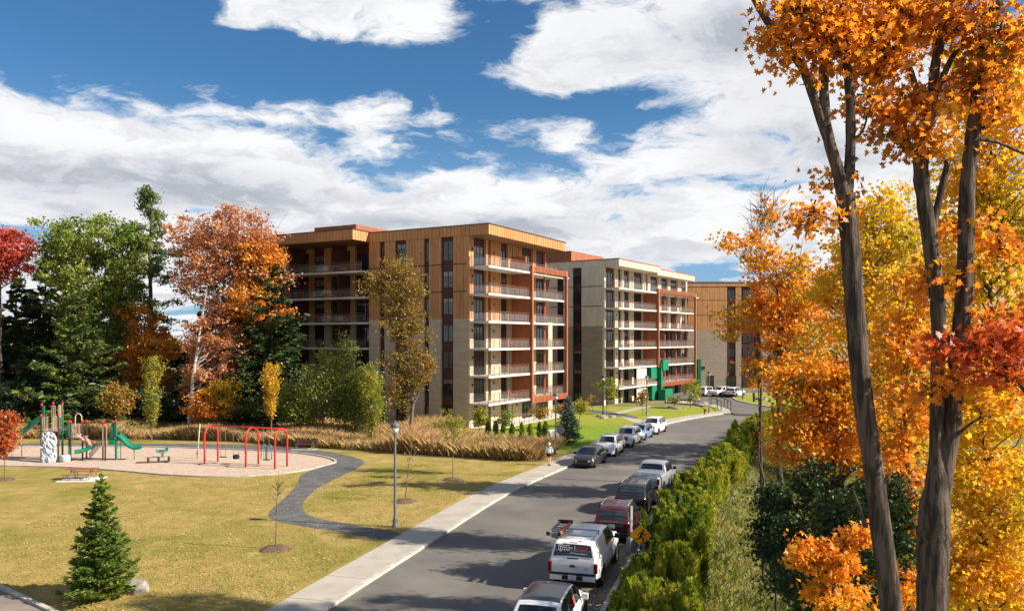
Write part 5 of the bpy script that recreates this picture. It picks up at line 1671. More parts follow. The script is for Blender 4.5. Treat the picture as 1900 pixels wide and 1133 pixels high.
def conifer(name, label, base, h, rad, leaf, seed=1, nlev=26, per=7, spray=.5, dens=14, droop=.25, bark='bark_dark', r0=None, cat='tree', group=None, z_low=.06, power=.85, lift=0.0, ragged=.25, top_open=False, wide=.5):
    rng = np.random.default_rng(seed)
    t = thing(name, label, cat, base, 0, group)
    r0 = r0 or h * .014
    mb = MB(); mb.tube([(0, 0, -.2), (rng.normal() * .02 * h * .2, 0, h * .5), (0, 0, h)], [r0 * 1.2, r0 * .7, .01], 8, cap=False)
    C, A = [], []
    for i in range(nlev):
        f = z_low + (1 - z_low) * (i / nlev) ** .95
        z = h * f
        R_ = rad * (1 - f) ** power + .04 * rad
        m = max(3, int(per * (1 - .45 * f)))
        ph = rng.random() * 6.28
        for k in range(m):
            a = ph + 6.283 * k / m + rng.normal() * .25
            L = R_ * (1 + rng.normal() * ragged) * (1 if rng.random() > .1 else .6)
            L = max(L, .05 * rad)
            zz_ = z + rng.normal() * h / nlev * .4
            d = np.array([math.cos(a), math.sin(a), 0])
            s = np.linspace(0, 1, 6)
            pts = [np.array([0, 0, zz_]) + d * L * q + np.array([0, 0, L * (-droop * math.sin(q * 2.2) + lift * q + .16 * q ** 3)]) for q in s]
            mb.tube([pts[0], pts[2], pts[4], pts[5]], [max(.012, r0 * .22 * (1 - f)), .012, .008, .005], 4, cap=False)
            n = max(3, int(dens * L / rad) + 2)
            q = np.sqrt(rng.uniform(.03, 1, n)) if not top_open else rng.uniform(.45, 1, n)
            pa = np.array(pts)
            X = np.stack([np.interp(q, s, pa[:, c]) for c in range(3)], 1)
            side = np.array([-d[1], d[0], 0])
            sw = rng.normal(size=n)
            X = X + side[None] * (sw * wide * L * .32 * (1 - .5 * q))[:, None] + np.array([0, 0, 1]) * (rng.normal(size=n) * spray * .14)[:, None]
            ax = d[None] * .8 + side[None] * (np.sign(sw) * .75)[:, None] + np.array([0, 0, .10 - droop * .6 * 1.0])[None]
            C.append(X); A.append(ax)
    C = np.concatenate(C); A = np.concatenate(A)
    C = np.concatenate([C, np.array([[0, 0, h + .0]] * 4)]); A = np.concatenate([A, np.array([[0, 0, 1.0]] * 4)])
    mb.build('trunk', MATS[bark], t)
    link_mesh('crown', leaf_mesh('crown', C, spray, 'spray', leaf, rng, axis=A, fold=.3), t)
    return t

# ------------------------------------------------------------------ forest behind the playground
FG = 'trees of the wood behind the playground'
tree_px('maple_tree', 'bright red maple at the edge of the wood', 92, 2, [(8, 462, 52, 40), (-25, 480, 50, 55), (35, 490, 25, 22)], ncl=195, nleaf=67, lsize=0.35, sig=0.48, leaf='leaf_red', r0=.22, seed=1, group=FG)
tree_px('oak_tree', 'tall light green broadleaf tree beside the red maple', 95, 172, [(180, 445, 95, 45), (120, 480, 50, 50), (230, 480, 55, 50), (170, 520, 95, 55), (190, 590, 80, 60)], ncl=495, nleaf=59, lsize=0.37, sig=0.53, leaf='leaf_green', r0=.3, seed=2, group=FG)
conifer('hemlock_tree', 'layered dark hemlock in front of the light green broadleaf tree', ((150 - 950) / FPX * 89, 89, .1), P(0, 545, 89).z, 6.2, 'needle_pine', 3, 24, 11, .66, 91, .30, group=FG, ragged=.3)
conifer('hemlock_tree', 'dark hemlock beneath the red maple', ((30 - 950) / FPX * 97, 97, .1), P(0, 500, 97).z, 4.2, 'needle_dark', 4, 26, 10, .66, 69, .25, group=FG, ragged=.35)
conifer('hemlock_tree', 'dark hemlock between the red maple and the layered hemlock', ((85 - 950) / FPX * 100, 100, .1), P(0, 470, 100).z, 4.0, 'needle_dark', 5, 26, 10, .66, 69, .25, group=FG, ragged=.35)
conifer('hemlock_tree', 'dark hemlock left of the tall white pine', ((232 - 950) / FPX * 100, 100, .1), P(0, 560, 100).z, 4.6, 'needle_dark', 6, 24, 10, .66, 81, .25, group=FG)
conifer('hemlock_tree', 'dark hemlock leaning over the end of the balconied wing', ((492 - 950) / FPX * 90, 90, .1), P(0, 462, 90).z, 5.2, 'needle_dark', 7, 30, 11, .66, 91, .28, group=FG, power=.6)
conifer('hemlock_tree', 'short dark hemlock below the copper maple', ((420 - 950) / FPX * 95, 95, .1), P(0, 590, 95).z, 4.2, 'needle_dark', 8, 22, 10, .66, 81, .28, group=FG)
conifer('hemlock_tree', 'small dark hemlock at the playground edge of the wood', ((60 - 950) / FPX * 90, 90, .1), P(0, 640, 90).z, 3.8, 'needle_dark', 9, 20, 10, .66, 81, .25, group=FG)
conifer('hemlock_tree', 'dark hemlock hung over the rust coloured beech', ((330 - 950) / FPX * 101, 101, .1), P(0, 640, 101).z, 4.8, 'needle_dark', 10, 22, 10, .66, 81, .25, group=FG)
conifer('hemlock_tree', 'dark hemlock partly outside the wood edge by the red maple', ((-45 - 950) / FPX * 94, 94, .1), P(0, 520, 94).z, 5, 'needle_dark', 11, 24, 10, .66, 81, .25, group=FG)
for i, (u, vt, Y, rd, lb) in enumerate([(-10, 560, 106, 5, 'far dark hemlock behind the red maple'), (60, 540, 108, 5, 'far dark hemlock between the two hemlocks left of the oak'), (130, 520, 107, 5.5, 'far dark hemlock behind the light green tree'), (205, 500, 106, 5, 'far dark hemlock between the light green tree and the pine'), (400, 560, 104, 5.5, 'far dark hemlock behind the copper maple'), (455, 520, 103, 5.2, 'far dark hemlock at the end of the wing')]):
    conifer('hemlock_tree', lb, ((u - 950) / FPX * Y, Y, .1), P(0, vt, Y).z, rd, 'needle_dark', 700 + i, 24, 10, .75, 80, .25, group=FG, power=.7)
# white pine: whorls of upswept tufted limbs on a bare lower trunk
def white_pine():
    rng = np.random.default_rng(21)
    Y = 96; base = Vector(((280 - 950) / FPX * Y, Y, .1)); h = P(0, 372, Y).z
    t = thing('white_pine', 'tall white pine with tufted limbs and a bare trunk rising above the wood', 'tree', base, 0, FG)
    mb = MB(); mb.tube([(0, 0, -.2), (.1, 0, h * .4), (-.15, 0, h * .75), (.1, 0, h)], [.36, .28, .17, .03], 9, cap=False)
    C = []
    for b in range(46):
        z = 1 - .56 * (b / 46) ** 1.15
        L = np.interp(z, [.44, .55, .62, .72, .78, .84, .90, .96, 1.0], [3.6, 4.4, 2.6, 4.2, 3.0, 1.5, 2.6, 2.2, .9]) * rng.uniform(.45, 1.2)
        up = np.interp(z, [.44, .7, .82, .92, 1.0], [-.02, .1, .3, .75, 1.0]) * rng.uniform(.7, 1.3)
        a = rng.random() * 6.28
        e = np.array([math.cos(a) * L, math.sin(a) * L * .9, h * z + up * L])
        limb(mb, (0, 0, h * z), e, .06, .015, rng, 4, -.05, 5)
        for q in rng.uniform(.5, 1.05, 5):
            c = np.array([0, 0, h * z]) * (1 - q) + e * q + rng.normal(size=3) * np.array([.22, .22, .14])
            C.append(c + rng.normal(size=(30, 3)) * np.array([.36, .36, .2]))
    mb.build('trunk', MATS['bark_dark'], t)
    C = np.concatenate(C)
    ax = rng.normal(size=C.shape) * .6 + np.array([0, 0, .7])
    link_mesh('crown', leaf_mesh('crown', C, .40, 'spray', 'needle_pine', rng, axis=ax), t)
white_pine()
tree_px('maple_tree', 'large copper orange maple with bare upper twigs', 91, 405, [(440, 455, 70, 70), (370, 445, 50, 55), (475, 520, 50, 70), (400, 520, 60, 70), (450, 580, 60, 35), (345, 500, 28, 50)], ncl=450, nleaf=48, lsize=0.33, sig=0.53, leaf='leaf_copper', r0=.26, seed=12, group=FG, twigs=420, bark='bark_young')
tree_px('maple_tree', 'bright orange maple side of the crown against the hemlock', 89.5, 455, [(480, 490, 38, 50), (460, 560, 45, 40), (500, 585, 32, 25), (500, 480, 25, 25)], ncl=180, nleaf=59, lsize=0.33, sig=0.44, leaf='leaf_orange', r0=.2, seed=13, group=FG)
tree_px('birch_tree', 'white stemmed birch with rust coloured leaves', 86, 350, [(385, 620, 50, 35), (410, 660, 40, 40), (350, 650, 32, 25), (380, 700, 55, 30), (345, 720, 35, 25)], ncl=255, nleaf=51, lsize=0.30, sig=0.40, leaf='leaf_copper', bark='bark_birch', r0=.24, seed=14, group=FG, twigs=160, dy=2.6, trunk_top=P(0, 500, 86).z, nlimb=30)
tree_px('beech_tree', 'rust coloured beech with a bright orange top', 94, 268, [(255, 590, 40, 25), (290, 640, 40, 40), (250, 660, 40, 40), (275, 700, 45, 40)], ncl=225, nleaf=59, lsize=0.35, sig=0.44, leaf='leaf_orange', r0=.2, seed=15, group=FG)
for i, (u, v, ru, rv, Y, lf, lb) in enumerate([
        (214, 742, 26, 28, 84, 'leaf_gold', 'golden shrub between the climbing frame and the wood'), (372, 752, 38, 28, 84, 'leaf_orange', 'orange shrub below the white stemmed birch'), (415, 735, 30, 40, 85, 'leaf_yellow', 'yellow shrub beside the orange shrub below the birch'),
        (455, 745, 45, 40, 87, 'leaf_willow', 'green shrub behind the swing set'), (110, 745, 60, 35, 88, 'leaf_bush', 'dark green shrub behind the tall slide tower'), (300, 745, 40, 35, 88, 'leaf_bush', 'dark green shrub behind the narrow lime poplar'), (20, 745, 50, 40, 87, 'leaf_bush', 'dark green shrub behind the red sapling')]):
    tree_px('shrub', lb, Y, u, [(u, v, ru, rv), (u + ru * .4, v + rv * .4, ru * .7, rv * .6)], ncl=70, nleaf=30, lsize=.26, sig=.35, leaf=lf, r0=.06, seed=40 + i, cat='shrub', group='shrubs along the wood edge', nlimb=25)
# columnar poplars
def poplar(label, u, v0, vt, w, Y, leaf, seed, n=3600):
    rng = np.random.default_rng(seed)
    base = Vector(((u - 950) / FPX * Y, Y, .1)); h = P(0, vt, Y).z - .1; w = w * Y / FPX
    t = thing('poplar_tree', label, 'tree', base, 0, 'columnar young poplars')
    z0 = max(.3, P(0, v0, Y).z - .1)
    mb = MB(); mb.tube([(0, 0, -.1), (.03, 0, h * .5), (0, 0, h)], [.08, .05, .01], 7, cap=False)
    C = []
    for k in range(70):
        z = z0 + (h - z0) * rng.random() ** 1.1 * .9; a = rng.random() * 6.28
        f = (z - z0) / (h - z0)
        r_ = w * (math.sin(math.pi * min(1, f * .85 + .17)) ** .8) * rng.uniform(.5, 1.25)
        e = np.array([math.cos(a) * r_, math.sin(a) * r_, min(h * 1.02, z + r_ * 2.4)])
        limb(mb, (0, 0, z), e, .02, .006, rng, 3, -.05, 4)
        q = rng.uniform(.25, 1.1, n // 70)[:, None]
        C.append(np.array([0, 0, z]) * (1 - q) + e * q + rng.normal(size=(len(q), 3)) * .15)
    mb.build('trunk', MATS['bark_young'], t)
    link_mesh('crown', leaf_mesh('crown', np.concatenate(C), .19, 'diamond', leaf, rng), t)
poplar('narrow lime green poplar behind the playground path', 281, 800, 668, 22, 79, 'leaf_lime', 61)
poplar('narrow golden poplar behind the swing set', 503, 775, 676, 14, 78, 'leaf_yellow', 62)
poplar('narrow yellow green poplar in front of the willow thicket', 690, 822, 693, 19, 75, 'leaf_lime', 63)
# willow thicket and tall golden oak in front of the first block
for i, (u, px, lb) in enumerate([(600, [(595, 720, 45, 60), (575, 750, 40, 40), (610, 670, 25, 30)], 'bushy green willow left of the tallest willow stem'), (640, [(645, 700, 35, 60), (640, 655, 20, 35), (655, 750, 40, 45)], 'tallest stem of the green willow thicket'), (672, [(680, 730, 28, 50), (665, 770, 35, 30)], 'green willow behind the yellow green poplar'), (555, [(555, 765, 30, 30), (540, 740, 18, 30)], 'low willow bush beside the golden poplar')]):
    tree_px('willow_bush', lb, 82 + i * .7, u, px, ncl=130, nleaf=34, lsize=.24, sig=.42, leaf='leaf_willow', r0=.09, seed=70 + i, group='willow thicket by the first block', flat=1.1, bark='bark_young', up=.1)
tree_px('oak_tree', 'tall golden brown oak standing before the park face of the wood clad block', 80, 765, [(735, 500, 28, 35), (720, 540, 45, 35), (765, 545, 28, 45), (740, 600, 40, 40), (775, 620, 24, 40), (755, 680, 42, 45), (745, 730, 32, 35), (700, 520, 25, 15), (780, 690, 22, 40)], ncl=300, nleaf=44, lsize=.25, sig=.40, leaf='leaf_olive', r0=.2, seed=80, bark='bark_young', twigs=80)
# shrubs by the building
for i, (u, v, ru, rv, Y, lf, lb) in enumerate([(838, 785, 24, 24, 79, 'leaf_lime', 'yellow green shrub at the brick corner of the wood clad block'), (889, 772, 10, 18, 84, 'leaf_lime', 'slim yellow shrub against the patio rail'), (937, 775, 16, 16, 84, 'leaf_willow', 'feathery green shrub by the patio rail'), (1000, 765, 18, 10, 88, 'leaf_gold', 'golden shrub below the lowest framed loggia'), (1045, 762, 12, 12, 90, 'leaf_gold', 'tawny shrub between the blocks beside the blue spruce'), (1075, 755, 14, 12, 92, 'leaf_lime', 'pale shrub behind the blue spruce')]):
    tree_px('shrub', lb, Y, u, [(u, v, ru, rv), (u + 3, v + rv * .4, ru * .8, rv * .6)], ncl=40, nleaf=26, lsize=.2, sig=.25, leaf=lf, r0=.04, seed=90 + i, cat='shrub', group='shrubs by the first block', nlimb=20)
# cedar row by the patio
r_ = np.random.default_rng(5)
def cedar_mesh(h, w, seed, spray, n, leaf, top=.25):
    rng = np.random.default_rng(seed)
    z = rng.uniform(0.02, 1, n) ** .9
    prof = np.where(z < .7, .75 + .35 * np.sin(z * 2.2), .75 + .35 * math.sin(1.54)) * np.sqrt(np.clip((1.02 - z) / (top + .12), 0, 1))
    a = rng.uniform(0, 6.283, n)
    lump = 1 + .22 * np.sin(a * 3 + z * 7 + rng.random() * 6) + .12 * np.sin(a * 7 + z * 15)
    r = w * prof * lump * rng.uniform(.55, 1.05, n) ** .6
    C = np.stack([r * np.cos(a), r * np.sin(a), z * h], 1)
    A = np.stack([np.cos(a) * .45, np.sin(a) * .45, np.full(n, .9)], 1)
    return leaf_mesh('cedar_shrub', C, spray, 'spray', leaf, rng, axis=A)
cm = [cedar_mesh(1.45, .27, 100 + k, .22, 800, 'leaf_hedge', .6) for k in range(3)]
for i, (u, v) in enumerate([(905, 806), (920, 807), (933, 808), (950, 809), (968, 811), (984, 813), (1001, 815), (1012, 818)]):
    o = link_mesh('cedar_shrub', cm[i % 3]); o.location = G(u, v, .1); o.rotation_euler.z = i; k_ = r_.uniform(.85, 1.15); o.scale = (k_, k_, k_ * r_.uniform(.9, 1.2))
    tag(o, ['first', 'second', 'third', 'fourth', 'fifth', 'sixth', 'seventh', 'eighth'][i] + ' young cedar from the brick corner in the row below the patio rail', 'shrub', 'young cedars below the patio rail')
conifer('blue_spruce', 'small blue spruce on the green beside the utility cabinet', G(1054, 823, .1), 4.6, 1.35, 'needle_blue', 31, 30, 9, .26, 26, .12, lift=.15)
conifer('spruce_tree', 'dark green young spruce beside the boulder on the near lawn', G(188, 1108, .1), 4.75, 1.32, 'needle_spruce', 32, 32, 10, .165, 105, .10, lift=.22, bark='bark_young', ragged=.2, wide=.62, z_low=.02, power=1.0)
# young trees with mulch rings
def sapling(label, u, v, vt, px, leaf, seed, ncl=14, nleaf=14, ls=.12, mul=True, r=.035, sig=.15, z=.1, nb=14, name='sapling', Yoff=0):
    b = G(u, v, z); Y = b.y
    t = tree_px(name, label, Y, u, px, z0=z, ncl=ncl, nleaf=nleaf, lsize=ls, sig=sig, leaf=leaf, r0=r, seed=seed, bark='bark_young', nlimb=nb, cat='tree', group='young trees on the lawns', trunk_top=P(0, vt, Y).z - z, shape='maple_far')
    if mul:
        m = MB(); rng = np.random.default_rng(seed)
        V = [(0, 0, .16)]
        for ring, (rr_, hh) in enumerate([(.25, .15), (.55, .10), (.8, .0)]):
            for k in range(18):
                a = 6.283 * k / 18; q = rr_ * (1 + rng.normal() * .08)
                V.append((q * math.cos(a), q * math.sin(a), hh + (rng.normal() * .02 if ring < 2 else -.02)))
        F = [(0, 1 + k, 1 + (k + 1) % 18) for k in range(18)] + [(1 + r0 * 18 + k, 19 + r0 * 18 + k, 19 + r0 * 18 + (k + 1) % 18, 1 + r0 * 18 + (k + 1) % 18) for r0 in range(2) for k in range(18)]
        m.add(V, F, True); m.build('mulch_ring', MATS['mulch'], t)
    return t
sapling('red leaved young tree beside the playground', 8, 890, 748, [(14, 790, 18, 30), (5, 825, 22, 28), (22, 815, 14, 14)], 'leaf_rust', 111, 90, 26, .20, sig=.25, nb=40)
sapling('nearly bare young tree beside the bend of the path', 511, 1018, 872, [(514, 915, 12, 40), (522, 900, 12, 20)], 'leaf_gold', 112, 16, 3, .07, nb=26)
sapling('thin bare young tree behind the near street lamp', 752, 930, 800, [(762, 850, 14, 40), (775, 870, 22, 12)], 'leaf_yellow', 113, 12, 2, .12, nb=18)
sapling('slender young tree with a pale yellow crown on the open lawn', 840, 890, 775, [(842, 798, 20, 24)], 'leaf_lime', 114, 30, 16, .13, nb=22)
sapling('yellow leaved sapling by the dark lamp', 1126, 768, 700, [(1128, 715, 16, 14), (1108, 713, 6, 5), (1133, 735, 12, 12)], 'leaf_lime', 115, 40, 14, .3, False, sig=.3)
sapling('upright golden sapling in front of the cream block', 1192, 769, 715, [(1192, 738, 8, 18)], 'leaf_gold', 116, 36, 16, .26, False, sig=.25)
sapling('small yellow green sapling near the green entrance', 1251, 757, 735, [(1250, 742, 14, 7)], 'leaf_lime', 117, 26, 14, .26, False, sig=.25)
sapling('lime green sapling before the framed loggias', 1281, 757, 705, [(1283, 728, 16, 20)], 'leaf_lime', 118, 46, 18, .28, False, sig=.3)
sapling('orange tinted sapling on the lawn island', 1396, 737, 695, [(1397, 712, 7, 9)], 'leaf_orange', 119, 24, 12, .3, False, sig=.3, z=.2)
sapling('thin sapling with tawny leaves against the taupe brick', 1100, 763, 730, [(1098, 745, 10, 12)], 'leaf_gold', 120, 16, 6, .24, False, sig=.3)
sapling('sparse sapling beside the taupe brick corner', 1077, 761, 728, [(1076, 745, 8, 12)], 'leaf_gold', 121, 14, 5, .24, False, sig=.3)

# ------------------------------------------------------------------ tall grass between park and blocks
def blades(name, X, Yv, Z, h, w, mat, rng, lean=.35, kind='stuff'):
    n = len(X)
    a = rng.uniform(0, 6.283, n); hh = h * rng.uniform(.55, 1.25, n); ww = w * rng.uniform(.6, 1.4, n)
    d = np.stack([np.cos(a), np.sin(a)], 1); le = rng.normal(size=(n, 2)) * lean * hh[:, None]
    B = np.stack([X, Yv, Z], 1)
    V = np.empty((n, 4, 3))
    V[:, 0] = B; V[:, 0, :2] -= d * ww[:, None] / 2
    V[:, 1] = B; V[:, 1, :2] += d * ww[:, None] / 2
    V[:, 2] = B; V[:, 2, :2] += d * ww[:, None] * .4 + le * .45; V[:, 2, 2] += hh * .6
    V[:, 3] = B; V[:, 3, :2] += le; V[:, 3, 2] += hh
    return link_mesh(name, np_mesh(name, V.reshape(-1, 3), np.arange(n * 4).reshape(n, 4), MATS[mat]))
rng = np.random.default_rng(77)
front = np.array([G(u, v, .1)[:2] for u, v in [(-150, 812), (130, 813), (300, 814), (430, 817), (560, 828), (680, 835), (780, 842), (900, 850), (985, 854), (1015, 848), (1030, 838)]])
n = 105000
X = rng.uniform(front[0, 0], front[-1, 0], n)
fy = np.interp(X, front[:, 0], front[:, 1])
back = np.where(X > -6, np.minimum(fy + 12 - np.clip((X + 6) * .9, 0, 11), 86), 90)
Yv = fy + (back - fy) * rng.random(n) ** 1.6 + rng.normal(size=n) * .25
keep = rng.random(n) < np.clip((np.sin(X * .9) * np.sin(Yv * .7 + X * .3) + 1.25), .35, 1)
X, Yv = X[keep], Yv[keep]
hg = .75 + .45 * (np.sin(X * .55) * .5 + .5) + np.where((X > -11) & (X < 1), .35, 0)
tag(blades('tall_grass', X, Yv, np.full(len(X), .08), hg, .038, 'dry_grass', rng, .40), 'tawny tall grass between the lawn and the wood', 'grass', kind='stuff')
# bank grass right of the hedge
n = 75000
Yv = 26 + 90 * rng.random(n) ** 1.7
d = 3.0 + rng.random(n) ** .8 * 15
X = xr(Yv) + d
Z = ground_h(X, Yv) - .1
tag(blades('bank_grass', X, Yv, Z, .55, .05, 'bank_grass', rng, .45), 'rough green and straw grass on the bank behind the hedge', 'grass', kind='stuff')
n = 9000
Yv = 24 + 30 * rng.random(n); X = xr(Yv) + .3 + rng.random(n) * 3
tag(blades('verge_grass', X, Yv, ground_h(X, Yv) - .02, .22, .03, 'bank_grass', rng, .4), 'short grass on the verge along the hedge kerb', 'grass', kind='stuff')
# lawn tufts, fallen leaves
n = 60000
Yv = 27 + 34 * rng.random(n) ** 1.5; X = -26 + (xl(Yv) + 25.7) * rng.random(n)
dens_ = np.sin(X * .8 + 1.3) * np.sin(Yv * .9) + np.sin(X * .23 + Yv * .31)
keep = rng.random(n) < .55 + .3 * dens_
from mathutils import geometry as _g
X, Yv = X[keep], Yv[keep]
drv_a, drv_b = G(0, 1086, .1), G(105, 1135, .1)
side_ok = ((drv_b.x - drv_a.x) * (Yv - drv_a.y) - (drv_b.y - drv_a.y) * (X - drv_a.x)) > .3
def inside(poly, X, Yv):
    poly = np.asarray(poly); c = np.zeros(len(X), bool); j = len(poly) - 1
    for i in range(len(poly)):
        xi, yi = poly[i]; xj, yj = poly[j]
        if yi != yj:
            c ^= ((yi > Yv) != (yj > Yv)) & (X < (xj - xi) * (Yv - yi) / (yj - yi) + xi)
        j = i
    return c
_pathq = crom([tuple(G(u, v, .104)[:2]) for u, v in PATH] + [tuple(G(*PATH[0], .104)[:2])], 5)
ok = side_ok & ~inside(padq, X, Yv) & ~inside(_pathq, X, Yv)
tag(blades('lawn_blades', X[ok], Yv[ok], np.full(ok.sum(), .09), .07, .035, 'lawn_blades', rng, .8), 'yellowing blades of the park lawn', 'grass', kind='stuff')
n = 3200
Yv = 28 + 40 * rng.random(n) ** 1.3; X = -30 + (xl(Yv) + 30) * rng.random(n)
ok = ((drv_b.x - drv_a.x) * (Yv - drv_a.y) - (drv_b.y - drv_a.y) * (X - drv_a.x)) > .3
L1 = np.stack([X, Yv, np.full(n, .15)], 1)[ok]
n = 1500
s_ = rng.uniform(s_of_y(24), s_of_y(60), n); dd = ROADW - np.abs(rng.normal(size=n)) * .45 - .02
L2_ = np.array([at_s(a, b)[0] for a, b in zip(s_, dd)]); L2_[:, 2] = .02
tag(link_mesh('fallen_leaves', leaf_mesh('fallen_leaves', np.concatenate([L1, L2_]), .09, 'diamond', 'fallen_leaf', rng, up=3)), 'fallen leaves scattered on the lawn and along the gutter', 'leaves', kind='stuff')

# ------------------------------------------------------------------ hedge of cedars
def hedge_plant(seed):
    """several upright feathery stems"""
    rng = np.random.default_rng(seed)
    C, A = [], []
    for k in range(9):
        cx, cy = rng.normal(size=2) * .34; hh = rng.uniform(1.45, 2.25); n = 640
        z = rng.uniform(.02, 1, n); a = rng.uniform(0, 6.283, n)
        r = .36 * np.sqrt(1.03 - z) * rng.uniform(.35, 1.1, n) * (1 + .3 * np.sin(a * 3 + z * 9))
        C.append(np.stack([cx * (.8 + .5 * z) + r * np.cos(a), cy * (.8 + .5 * z) + r * np.sin(a), z * hh], 1))
        A.append(np.stack([np.cos(a) * .5, np.sin(a) * .5, np.full(n, 1.0)], 1))
    return leaf_mesh('cedar_shrub', np.concatenate(C), .215, 'frond', 'leaf_hedge', rng, axis=np.concatenate(A))
hm = [hedge_plant(200 + k) for k in range(7)]
s_, k = s_of_y(24), 0
rng = np.random.default_rng(9)
while s_ < s_of_y(104):
    y_ = at_s(s_, 0)[0].y
    p, h = at_s(s_, ROADW + 2.3 + rng.normal() * .22)
    o = link_mesh('cedar_shrub', hm[k % 7]); o.location = (p.x, p.y, .0)
    o.rotation_euler = (rng.normal() * .05, rng.normal() * .05, rng.uniform(0, 6.28)); w = rng.uniform(1.0, 1.35); o.scale = (w, w, rng.uniform(.85, 1.15))
    tag(o, 'green cedar bush in the hedge along the street', 'shrub', 'cedars of the hedge along the street')
    s_ += rng.uniform(.55, .8); k += 1

# ------------------------------------------------------------------ maples on the right
RGp = 'autumn maples beyond the hedge'
def rt(label, Y, u, px, n, nl, ls, sig, leaf, seed, z0=-3.0, r0=.16, **kw):
    kw.setdefault('bark', 'bark_dark')
    return tree_px(kw.pop('name', 'maple_tree'), label, Y, u, px, z0=z0, ncl=int(n * .85), nleaf=int(nl * 1.35), lsize=ls, sig=sig * .8, leaf=leaf, r0=r0, seed=seed, shape='maple_far', group=RGp, flat=.55, **kw)
rt('orange maple reaching over the hedge towards the court', 50, 1448, [(1450, 560, 70, 60), (1400, 590, 50, 35), (1480, 640, 70, 60), (1430, 500, 45, 40), (1360, 615, 25, 20), (1500, 540, 50, 70), (1350, 450, 40, 15), (1400, 450, 30, 25), (1460, 690, 60, 40)], 300, 30, .26, .5, 'maple_mix', 301, twigs=60, r0=.24)
rt('half bare maple with twigs above the orange maple', 55, 1412, [(1412, 420, 28, 60), (1395, 480, 25, 30), (1430, 400, 15, 40)], 60, 8, .24, .4, 'maple_mix', 302, twigs=160, r0=.12, nlimb=60)
rt('yellow topped maple behind the forked grey trunk', 36, 1600, [(1620, 380, 55, 45), (1600, 450, 70, 60), (1660, 440, 60, 70), (1570, 540, 60, 60), (1640, 560, 80, 80), (1560, 640, 60, 60)], 330, 30, .2, .42, 'maple_yellow', 303)
rt('deep orange maple low behind the forked grey trunk', 32, 1540, [(1540, 720, 70, 60), (1500, 790, 60, 45), (1600, 760, 70, 70), (1480, 720, 45, 40), (1640, 660, 60, 60), (1560, 840, 55, 40), (1475, 830, 50, 45), (1620, 850, 45, 40)], 420, 30, .19, .38, 'maple_mix', 304)
rt('golden maple filling the right of the bank', 24, 1830, [(1840, 180, 110, 120), (1880, 380, 90, 130), (1800, 330, 60, 70), (1850, 560, 90, 110), (1780, 450, 50, 60)], 420, 30, .17, .34, 'maple_yellow', 305, z0=-4)
rt('low golden maple under the big grey trunks', 22, 1815, [(1830, 760, 90, 100), (1860, 930, 80, 110), (1790, 900, 55, 90), (1840, 1080, 100, 90), (1770, 1060, 50, 80)], 420, 30, .16, .32, 'maple_yellow', 306, z0=-4.5, r0=.1)
rt('orange maple between the two big trunks', 27, 1690, [(1690, 640, 50, 60), (1680, 760, 50, 80), (1660, 880, 50, 60), (1700, 540, 45, 60), (1690, 980, 45, 60), (1660, 1080, 60, 60)], 330, 28, .17, .34, 'maple_mix', 307, z0=-4)
rt('small orange maple low over the dark bushes', 20, 1530, [(1510, 1030, 55, 22), (1560, 1055, 50, 20), (1600, 1000, 30, 25), (1550, 1110, 60, 25)], 110, 24, .16, .22, 'maple_mix', 308, z0=-4, r0=.07)
rt('gold shrub seen between the two big trunks', 40, 1745, [(1740, 880, 45, 60), (1770, 960, 50, 60), (1720, 990, 40, 60)], 130, 28, .2, .4, 'maple_yellow', 311, z0=-5, r0=.08, name='shrub', cat='shrub')
rt('far orange maple in the wood behind the bank', 70, 1560, [(1560, 560, 90, 110), (1640, 620, 90, 110), (1720, 600, 90, 130), (1620, 480, 60, 50), (1500, 700, 60, 70)], 330, 30, .36, .7, 'maple_mix', 309, z0=-5, r0=.25)
rt('far yellow maple in the wood behind the bank', 62, 1750, [(1740, 420, 90, 110), (1850, 500, 100, 150), (1760, 680, 100, 130), (1860, 760, 90, 150), (1700, 820, 90, 90)], 420, 30, .34, .65, 'maple_yellow', 310, z0=-5, r0=.25)
for i, (Y, u, px, lb) in enumerate([(27, 1470, [(1490, 960, 65, 60), (1465, 1040, 50, 70), (1525, 900, 45, 45)], 'dark green bush at the foot of the orange maples'), (24, 1560, [(1570, 960, 60, 50), (1600, 1070, 70, 70), (1500, 1100, 70, 60)], 'dark green bush below the forked grey trunk'), (30, 1440, [(1435, 930, 25, 35), (1430, 1000, 22, 45)], 'dark green bush beside the bank grass'), (26, 1640, [(1640, 930, 50, 50), (1660, 1000, 40, 60)], 'dark green bush between the big trunks')]):
    rt(lb, Y, u, px, 150, 34, .14, .28, 'leaf_bush', 320 + i, z0=-4.2, r0=.08, name='bush', cat='shrub')
t = thing('dead_sapling', 'thin crooked bare stem standing on the bank', 'tree', (P(1415, 990, 36).x, 36, -2.5), 0)
m = MB(); b = t.location
m.tube([Vector(q) - b for q in ((P(1415, 990, 36)), P(1413, 930, 36), P(1417, 890, 36), P(1407, 850, 36), P(1409, 770, 36), P(1406, 700, 36))], [.06, .05, .045, .04, .03, .015], 7)
m.tube([P(1411, 900, 36) - b, P(1425, 885, 36) - b, P(1434, 868, 36) - b], [.03, .02, .008], 5); m.tube([P(1414, 995, 36) - b, Vector((.1, 0, -.5))], [.06, .09], 7)
m.build('trunk', MATS['bark_dark'], t)

